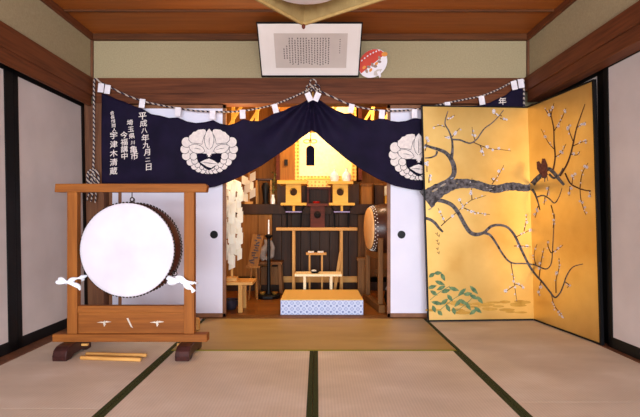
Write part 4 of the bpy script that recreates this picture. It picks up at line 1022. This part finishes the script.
m = MB(); m.add([(a_, Y4_ + 0.05 * (b_ - .3) / .4 + d_, b_) for d_ in (0, 0.012) for a_, b_ in (u0, u1, u2, u3)], [(0, 1, 2, 3), (7, 6, 5, 4), (0, 4, 5, 1), (1, 5, 6, 2), (2, 6, 7, 3), (3, 7, 4, 0)]); bd = m.build('board', orange_wood, ez)
for i in range(12):
    t = i / 11; s_ = 0.3 + 0.4 * rnd.random(); cx = lerp(lerp(u0[0], u1[0], s_), lerp(u3[0], u2[0], s_), t); cz = lerp(u0[1], u3[1], .05 + t * .85)
    h_ = .012 * (rnd.random() - .3); yy = lambda z: Y4_ + 0.05 * (z - .3) / .4 - 0.003
    MB().obox((cx, yy(cz), cz), (.014 + .012 * rnd.random(), 0, h_), (0, 0.003, 0), (-.002, 0, .007)).build('brush_mark', foot_wood, bd)
for a_, b_ in ((zx(252, Y4_), zx(249, Y4_)), (zx(256, Y4_), zx(257.5, Y4_))):
    MB().bar((a_, Y4_ + 0.01, P(0, 264, Y4_)[1]), (b_, Y4_ - 0.01, 0.004), 0.014, 0.012).build('leg', orange_wood, ez)
MB().bar((zx(255, Y4_), Y4_ + 0.03, 0.38), (zx(254, Y4_), Y4_ + 0.14, 0.006), 0.014, 0.012).build('rear_leg', orange_wood, ez)
MB().box(zx(246, Y4_), zx(260, Y4_), Y4_ - 0.02, Y4_ + 0.01, P(0, 268, Y4_)[1], P(0, 266, Y4_)[1]).build('ledge', orange_wood, ez)

# bench at left with the great paper streamers
Y5_ = 4.06
zbn = P(0, 284.5, Y5_)[1] + 0.02
bn = thing('low_bench', 'low wooden bench just inside doorway under the paper streamers', 'bench', (-0.78, 4.2, 0))
bx0_, bx1_ = -1.06, zx(252.5, Y5_)
MB().box(bx0_, bx1_, Y5_, Y5_ + 0.28, zbn - 0.026, zbn).build('bench_top', light_wood, bn, 0.003)
for xx in (zx(240, Y5_), -0.96):
    for yy in (Y5_ + 0.035, Y5_ + 0.245): MB().box(xx - 0.019, xx + 0.019, yy - 0.019, yy + 0.019, 0, zbn - 0.026).build('leg', light_wood_z, bn, 0.002)
m = MB().lathe([(0.04, 0.0), (0.045, 0.004), (0.076, 0.05), (0.08, 0.09), (0.074, 0.092), (0.06, 0.05), (0.001, 0.03)], (zx(230, 4.2), 4.24, 0.0), 24); tag(m.build('dark_bowl', mottled('dark_ceramic', C(30, 26, 34), C(56, 50, 60), 20, 0.3)), 'dark ceramic bowl on floor under the low bench', 'bowl')
def shide(mb, x, y, ztop, n, w_, h, sgn, tilt=0.0):       # zigzag paper strip folded from one sheet
    z = ztop; cx = x
    for i in range(n):
        k1 = sgn * (1 if i % 2 == 0 else -1); dr_ = w_ * .45
        a_ = [(cx - w_ / 2, z), (cx + w_ / 2, z - dr_), (cx + w_ / 2, z - h - dr_), (cx - w_ / 2, z - h)]
        if k1 < 0: a_ = [(cx - w_ / 2, z - dr_), (cx + w_ / 2, z), (cx + w_ / 2, z - h), (cx - w_ / 2, z - h - dr_)]
        vs = [(p[0], y - 0.003 * i + (0.022 * k1 if k_ in (1, 2) else -0.0) - (0.012 if k_ > 1 else 0), p[1]) for k_, p in enumerate(a_)]
        vs += [(p[0], p[1] + 0.0012, p[2]) for p in vs]
        mb.add(vs, [(0, 1, 2, 3), (7, 6, 5, 4), (0, 4, 5, 1), (1, 5, 6, 2), (2, 6, 7, 3), (3, 7, 4, 0)])
        cx += w_ * 0.42 * k1; z -= h * 0.95
Y6_ = 4.16
xg = zx(232, Y6_)
gh = thing('paper_streamer_wand', 'wooden wand with great cluster of white zigzag paper streamers on bench', 'streamers', (xg, Y6_, zbn))
MB().box(xg - 0.05, xg + 0.05, Y6_ - 0.05, Y6_ + 0.05, zbn, zbn + 0.035).build('stand_block', light_wood, gh, 0.003)
MB().box(xg - 0.010, xg + 0.010, Y6_ - 0.006, Y6_ + 0.006, zbn + 0.03, P(0, 176, Y6_)[1]).build('wand', light_wood_z, gh)
zt_g = P(0, 174, Y6_)[1]
for i, (dx, dy, n_, w_, h_, s_, dzz) in enumerate([(-0.07, -0.02, 8, 0.06, 0.10, 1, 0), (-0.01, -0.045, 8, 0.06, 0.105, 1, -0.03), (0.055, -0.03, 7, 0.06, 0.10, 1, -0.05), (0.03, -0.075, 8, 0.05, 0.095, -1, -0.07), (-0.045, -0.09, 7, 0.055, 0.10, -1, -0.02), (0.085, -0.06, 7, 0.045, 0.095, -1, -0.12), (-0.1, -0.05, 7, 0.05, 0.1, 1, -0.06)]):
    m = MB(); shide(m, xg + dx, Y6_ + dy, zt_g + dzz, n_, w_, h_, s_, 0.0); m.build('paper_streamer', white_paper, gh)
# small streamer pair on the counter
Y7_ = 5.34
xg = zx(249, Y7_); g2 = thing('paper_streamer_wand', 'small wand with two white zigzag papers on the dark counter', 'streamers', (xg, Y7_, CT))
MB().box(xg - 0.045, xg + 0.045, Y7_ - 0.04, Y7_ + 0.04, CT, CT + 0.03).build('stand_block', light_wood, g2)
MB().box(xg - 0.006, xg + 0.006, Y7_ - 0.004, Y7_ + 0.004, CT + 0.03, P(0, 171, Y7_)[1]).build('wand', light_wood_z, g2)
for s_, px in ((1, 245), (-1, 253)):
    m = MB(); shide(m, zx(px, Y7_), Y7_ - 0.012, P(0, 171.5 if s_ < 0 else 175, Y7_)[1], 3, 0.07, 0.10, s_); m.build('paper_streamer', white_paper, g2)
# dark side table with a vase of leaves
Y8_ = 5.48
t0, t1 = zx(255.5, Y8_), zx(272, Y8_); zt8 = P(0, 178.5, Y8_)[1]
td = thing('side_table', 'small dark table on the counter beside zigzag papers', 'table', ((t0 + t1) / 2, Y8_ + .06, CT))
MB().box(t0, t1, Y8_, Y8_ + .12, zt8 - .02, zt8).build('tabletop', foot_wood, td)
for xx in (t0 + .012, t1 - .012):
    for yy in (Y8_ + .012, Y8_ + .108): MB().box(xx - .01, xx + .01, yy - .01, yy + .01, CT, zt8 - .02).build('leg', light_wood_z, td)
xv = zx(265.5, 5.36)
m = MB().lathe([(0.03, CT), (0.04, CT + .005), (0.03, CT + .03), (0.035, CT + .12), (0.048, CT + .2), (0.03, CT + .25), (0.001, CT + .25)], (xv, 5.36, 0), 20); tag(m.build('dark_urn', black), 'slim black urn on the counter right of zigzag papers', 'urn')
xv = zx(273, 5.36); lv = thing('leaf_branch_vase', 'vase with yellowish leafy sprig on counter left of shrine', 'vase', (xv, 5.34, CT))
MB().lathe([(0.001, CT), (0.024, CT), (0.028, CT + .05), (0.015, CT + .09), (0.018, CT + .11), (0.014, CT + .11)], (xv, 5.34, 0), 18).build('vase_body', white_por, lv)
m = MB(); m.tube([(xv, 5.34, CT + .09), (xv + .01, 5.34, CT + .2), (xv + .02, 5.33, CT + .36)], 0.004, 6)
for i in range(34):
    z = CT + .12 + .25 * rnd.random(); a_ = rnd.random() * 6.28; L = 0.035 + .02 * rnd.random(); c = Vector((xv + .012, 5.34, z)); d_ = Vector((math.cos(a_), math.sin(a_) * .7, .5)).normalized(); sd = d_.cross(Vector((0, 0, 1))).normalized()
    m.add([c, c + d_ * L * .5 + sd * .011, c + d_ * L, c + d_ * L * .5 - sd * .011, c + d_ * L * .5 + Vector((0, 0, .003))], [(0, 1, 4), (1, 2, 4), (2, 3, 4), (3, 0, 4)])
m.build('leaves', leafd, lv)
# right of the shrine: wooden box, paper lantern on block
x0 = zx(361.5, 5.32); x1 = zx(372, 5.32)
bxr = thing('wooden_box', 'upright orange wooden box on counter right of shrine', 'box', ((x0 + x1) / 2, 5.36, CT)); zz = P(0, 183.5, 5.32)[1]
MB().box(x0, x1, 5.32, 5.44, CT, zz - .03).build('body', orange_wood, bxr, 0.002); MB().box(x0 - .005, x1 + .005, 5.315, 5.445, zz - .03, zz).build('lid', mid_wood, bxr, 0.002)
x0 = zx(374.5, 5.4); x1 = zx(383, 5.4); bxr = thing('wooden_box', 'dark narrow wooden box behind drum, right of the orange box', 'box', ((x0 + x1) / 2, 5.45, CT))
MB().box(x0, x1, 5.36, 5.50, CT, CT + .22).build('body', dark_wood, bxr, 0.002); MB().box(x0 - .004, x1 + .004, 5.355, 5.505, CT + .22, CT + .245).build('lid', mid_wood, bxr, 0.002)
x0 = zx(384, 5.1); x1 = zx(391, 5.1)
pb = thing('paper_lantern', 'small cream paper lantern in gap right of the boxes', 'lantern', ((x0 + x1) / 2, 5.36, CT))
MB().box(x0 + .05, x1 + .06, 5.30, 5.40, CT, CT + .10).build('base', gold_wood, pb, 0.002)
MB().box(x0 + .045, x1 + .065, 5.295, 5.405, CT + .10, CT + .21).build('paper_shade', white_paper, pb, 0.003)

# ---------------------------------------------------------------- barrel drum at right on its trestle
bc = Vector((0.0, 4.46, 0.745)); ndir = Vector((-0.994, -0.11, 0)).normalized()
xf = zx(368.5, 4.37); fc = Vector((xf, 4.37, 0.742)); RB = 0.195; LB = 0.46
mid = fc - ndir * LB / 2
td = thing('barrel_drum', 'dark barrel drum with tacked tan hide on right trestle', 'drum', (mid.x, mid.y, fc.z - RB - 0.03))
Q = (-ndir).to_track_quat('Z', 'Y').to_matrix()
prof = [(0.1, 0.0)] + [(RB + 0.045 * (1 - (2 * t - 1) ** 2), LB * t) for t in [i / 10 for i in range(11)]] + [(0.1, LB)]
MB().lathe(prof, fc, 48, Q).build('drum_body', mottled('dark_barrel', C(54, 30, 22), C(80, 46, 34), 6, 0.35, spec=0.35), td)
hm = mottled('tan_hide', C(206, 150, 92), C(226, 176, 116), 8, 0.6)
MB().lathe([(0.001, -0.006), (RB * .95, -0.006), (RB * 1.0, 0.0), (RB * 1.02, 0.010)], fc, 48, Q).build('drum_head', hm, td)
MB().lathe([(0.001, LB + 0.006), (RB * .95, LB + 0.006), (RB * 1.0, LB), (RB * 1.02, LB - 0.010)], fc, 48, Q).build('drum_head', hm, td)
m = MB()
for row in range(2):
    for i in range(34):
        a_ = 2 * PI * (i + .5 * row) / 34; t = 0.020 + .02 * row; rr = RB + 0.045 * (1 - (2 * t / LB - 1) ** 2) + 0.003
        m.sphere(tuple(fc + Q @ Vector((rr * math.cos(a_), rr * math.sin(a_), t))), 0.005, 0.005, 0.005, 6)
tk = m.build('tacks', white_por, td); tk['kind'] = 'stuff'
# painted writing on the body
m = MB(); u_ = -ndir
for i, ch in enumerate('奉納'):
    gv, gf = glyph(ch); t = 0.16; rr = RB + 0.045 * (1 - (2 * t / LB - 1) ** 2) + 0.002
    vs = []
    for gx, gy in gv:
        al = math.radians(48) - (0.0) + gy * 0.055 / rr; along = t - 0.055 + i * 0.06 + gx * 0.055
        rr2 = RB + 0.045 * (1 - (2 * along / LB - 1) ** 2) + 0.002
        # around the barrel: up and towards the viewer
        side = Vector((ndir.y, -ndir.x, 0)); side = side if side.y < 0 else -side
        vs.append(fc + u_ * along + (Vector((0, 0, 1)) * math.sin(al) + side * math.cos(al)) * rr2)
    m.add(vs, gf)
m.build('writing', crest_w, td)
tr = thing('drum_trestle', 'brown wooden trestle carrying the barrel drum in the altar room', 'trestle', (0.72, 4.45, 0))
sd = Vector((ndir.y, -ndir.x, 0)); sd = sd if sd.y < 0 else -sd      # towards the viewer
for along in (0.05, 0.38):
    c = fc - ndir * along; c.z = 0
    MB().bar(c + sd * 0.32 + Vector((0, 0, .035)), c - sd * 0.32 + Vector((0, 0, .035)), 0.06, 0.07).build('foot', mid_wood, tr, 0.006)
    for s_ in (-1, 1):
        MB().bar(c + sd * s_ * 0.255 + Vector((0, 0, .07)), c + sd * s_ * 0.262 + Vector((0, 0, .66 if s_ > 0 else .62)), 0.045, 0.04, up=(0, 1, 0)).build('post', mid_wood, tr, 0.004)
    rr = RB + 0.045 * (1 - (2 * along / LB - 1) ** 2)
    MB().bar(c + sd * 0.24 + Vector((0, 0, fc.z - rr - 0.03)), c - sd * 0.24 + Vector((0, 0, fc.z - rr - 0.03)), 0.04, 0.055).build('cradle_bar', mid_wood, tr, 0.004)
c0 = fc - ndir * 0.12; c1 = fc - ndir * 0.34
for s_ in (1, -1): MB().bar(Vector((c0.x, c0.y, .30)) + sd * .255 * s_, Vector((c1.x, c1.y, .30)) + sd * .255 * s_, 0.03, 0.04).build('stretcher', mid_wood, tr, 0.003)
pt = thing('lidded_pot', 'dark pot with blue-white rim on floor beneath the barrel drum', 'pot', (0.72, 4.42, 0))
MB().lathe([(0.05, 0), (0.06, 0.005), (0.08, 0.08), (0.06, 0.15)], (0.72, 4.42, 0), 20).build('pot_body', black, pt)
MB().lathe([(0.062, 0.15), (0.066, 0.155), (0.05, 0.185), (0.01, 0.20), (0.001, 0.20)], (0.72, 4.42, 0), 20).build('lid', mottled('blue_white_glaze', C(90, 100, 130), C(150, 156, 176), 20, 0.3), pt)
# small pedestal left of the drum trestle
Y9_ = 4.76
x0, x1 = zx(357, Y9_), zx(367.5, Y9_); zp = P(0, 258, Y9_)[1]
pd = thing('wooden_pedestal', 'narrow brown wooden pedestal between the rack and the barrel drum', 'pedestal', ((x0 + x1) / 2, Y9_ + .06, 0))
MB().box(x0, x1, Y9_, Y9_ + .12, zp - .03, zp).build('cap', mid_wood, pd, 0.003)
MB().box(x0 + .012, x1 - .012, Y9_ + .012, Y9_ + .108, .05, zp - .03).build('column', mid_wood, pd, 0.002)
MB().box(x0 - .006, x1 + .006, Y9_ - .006, Y9_ + .126, 0, .05).build('base', mid_wood, pd, 0.003)
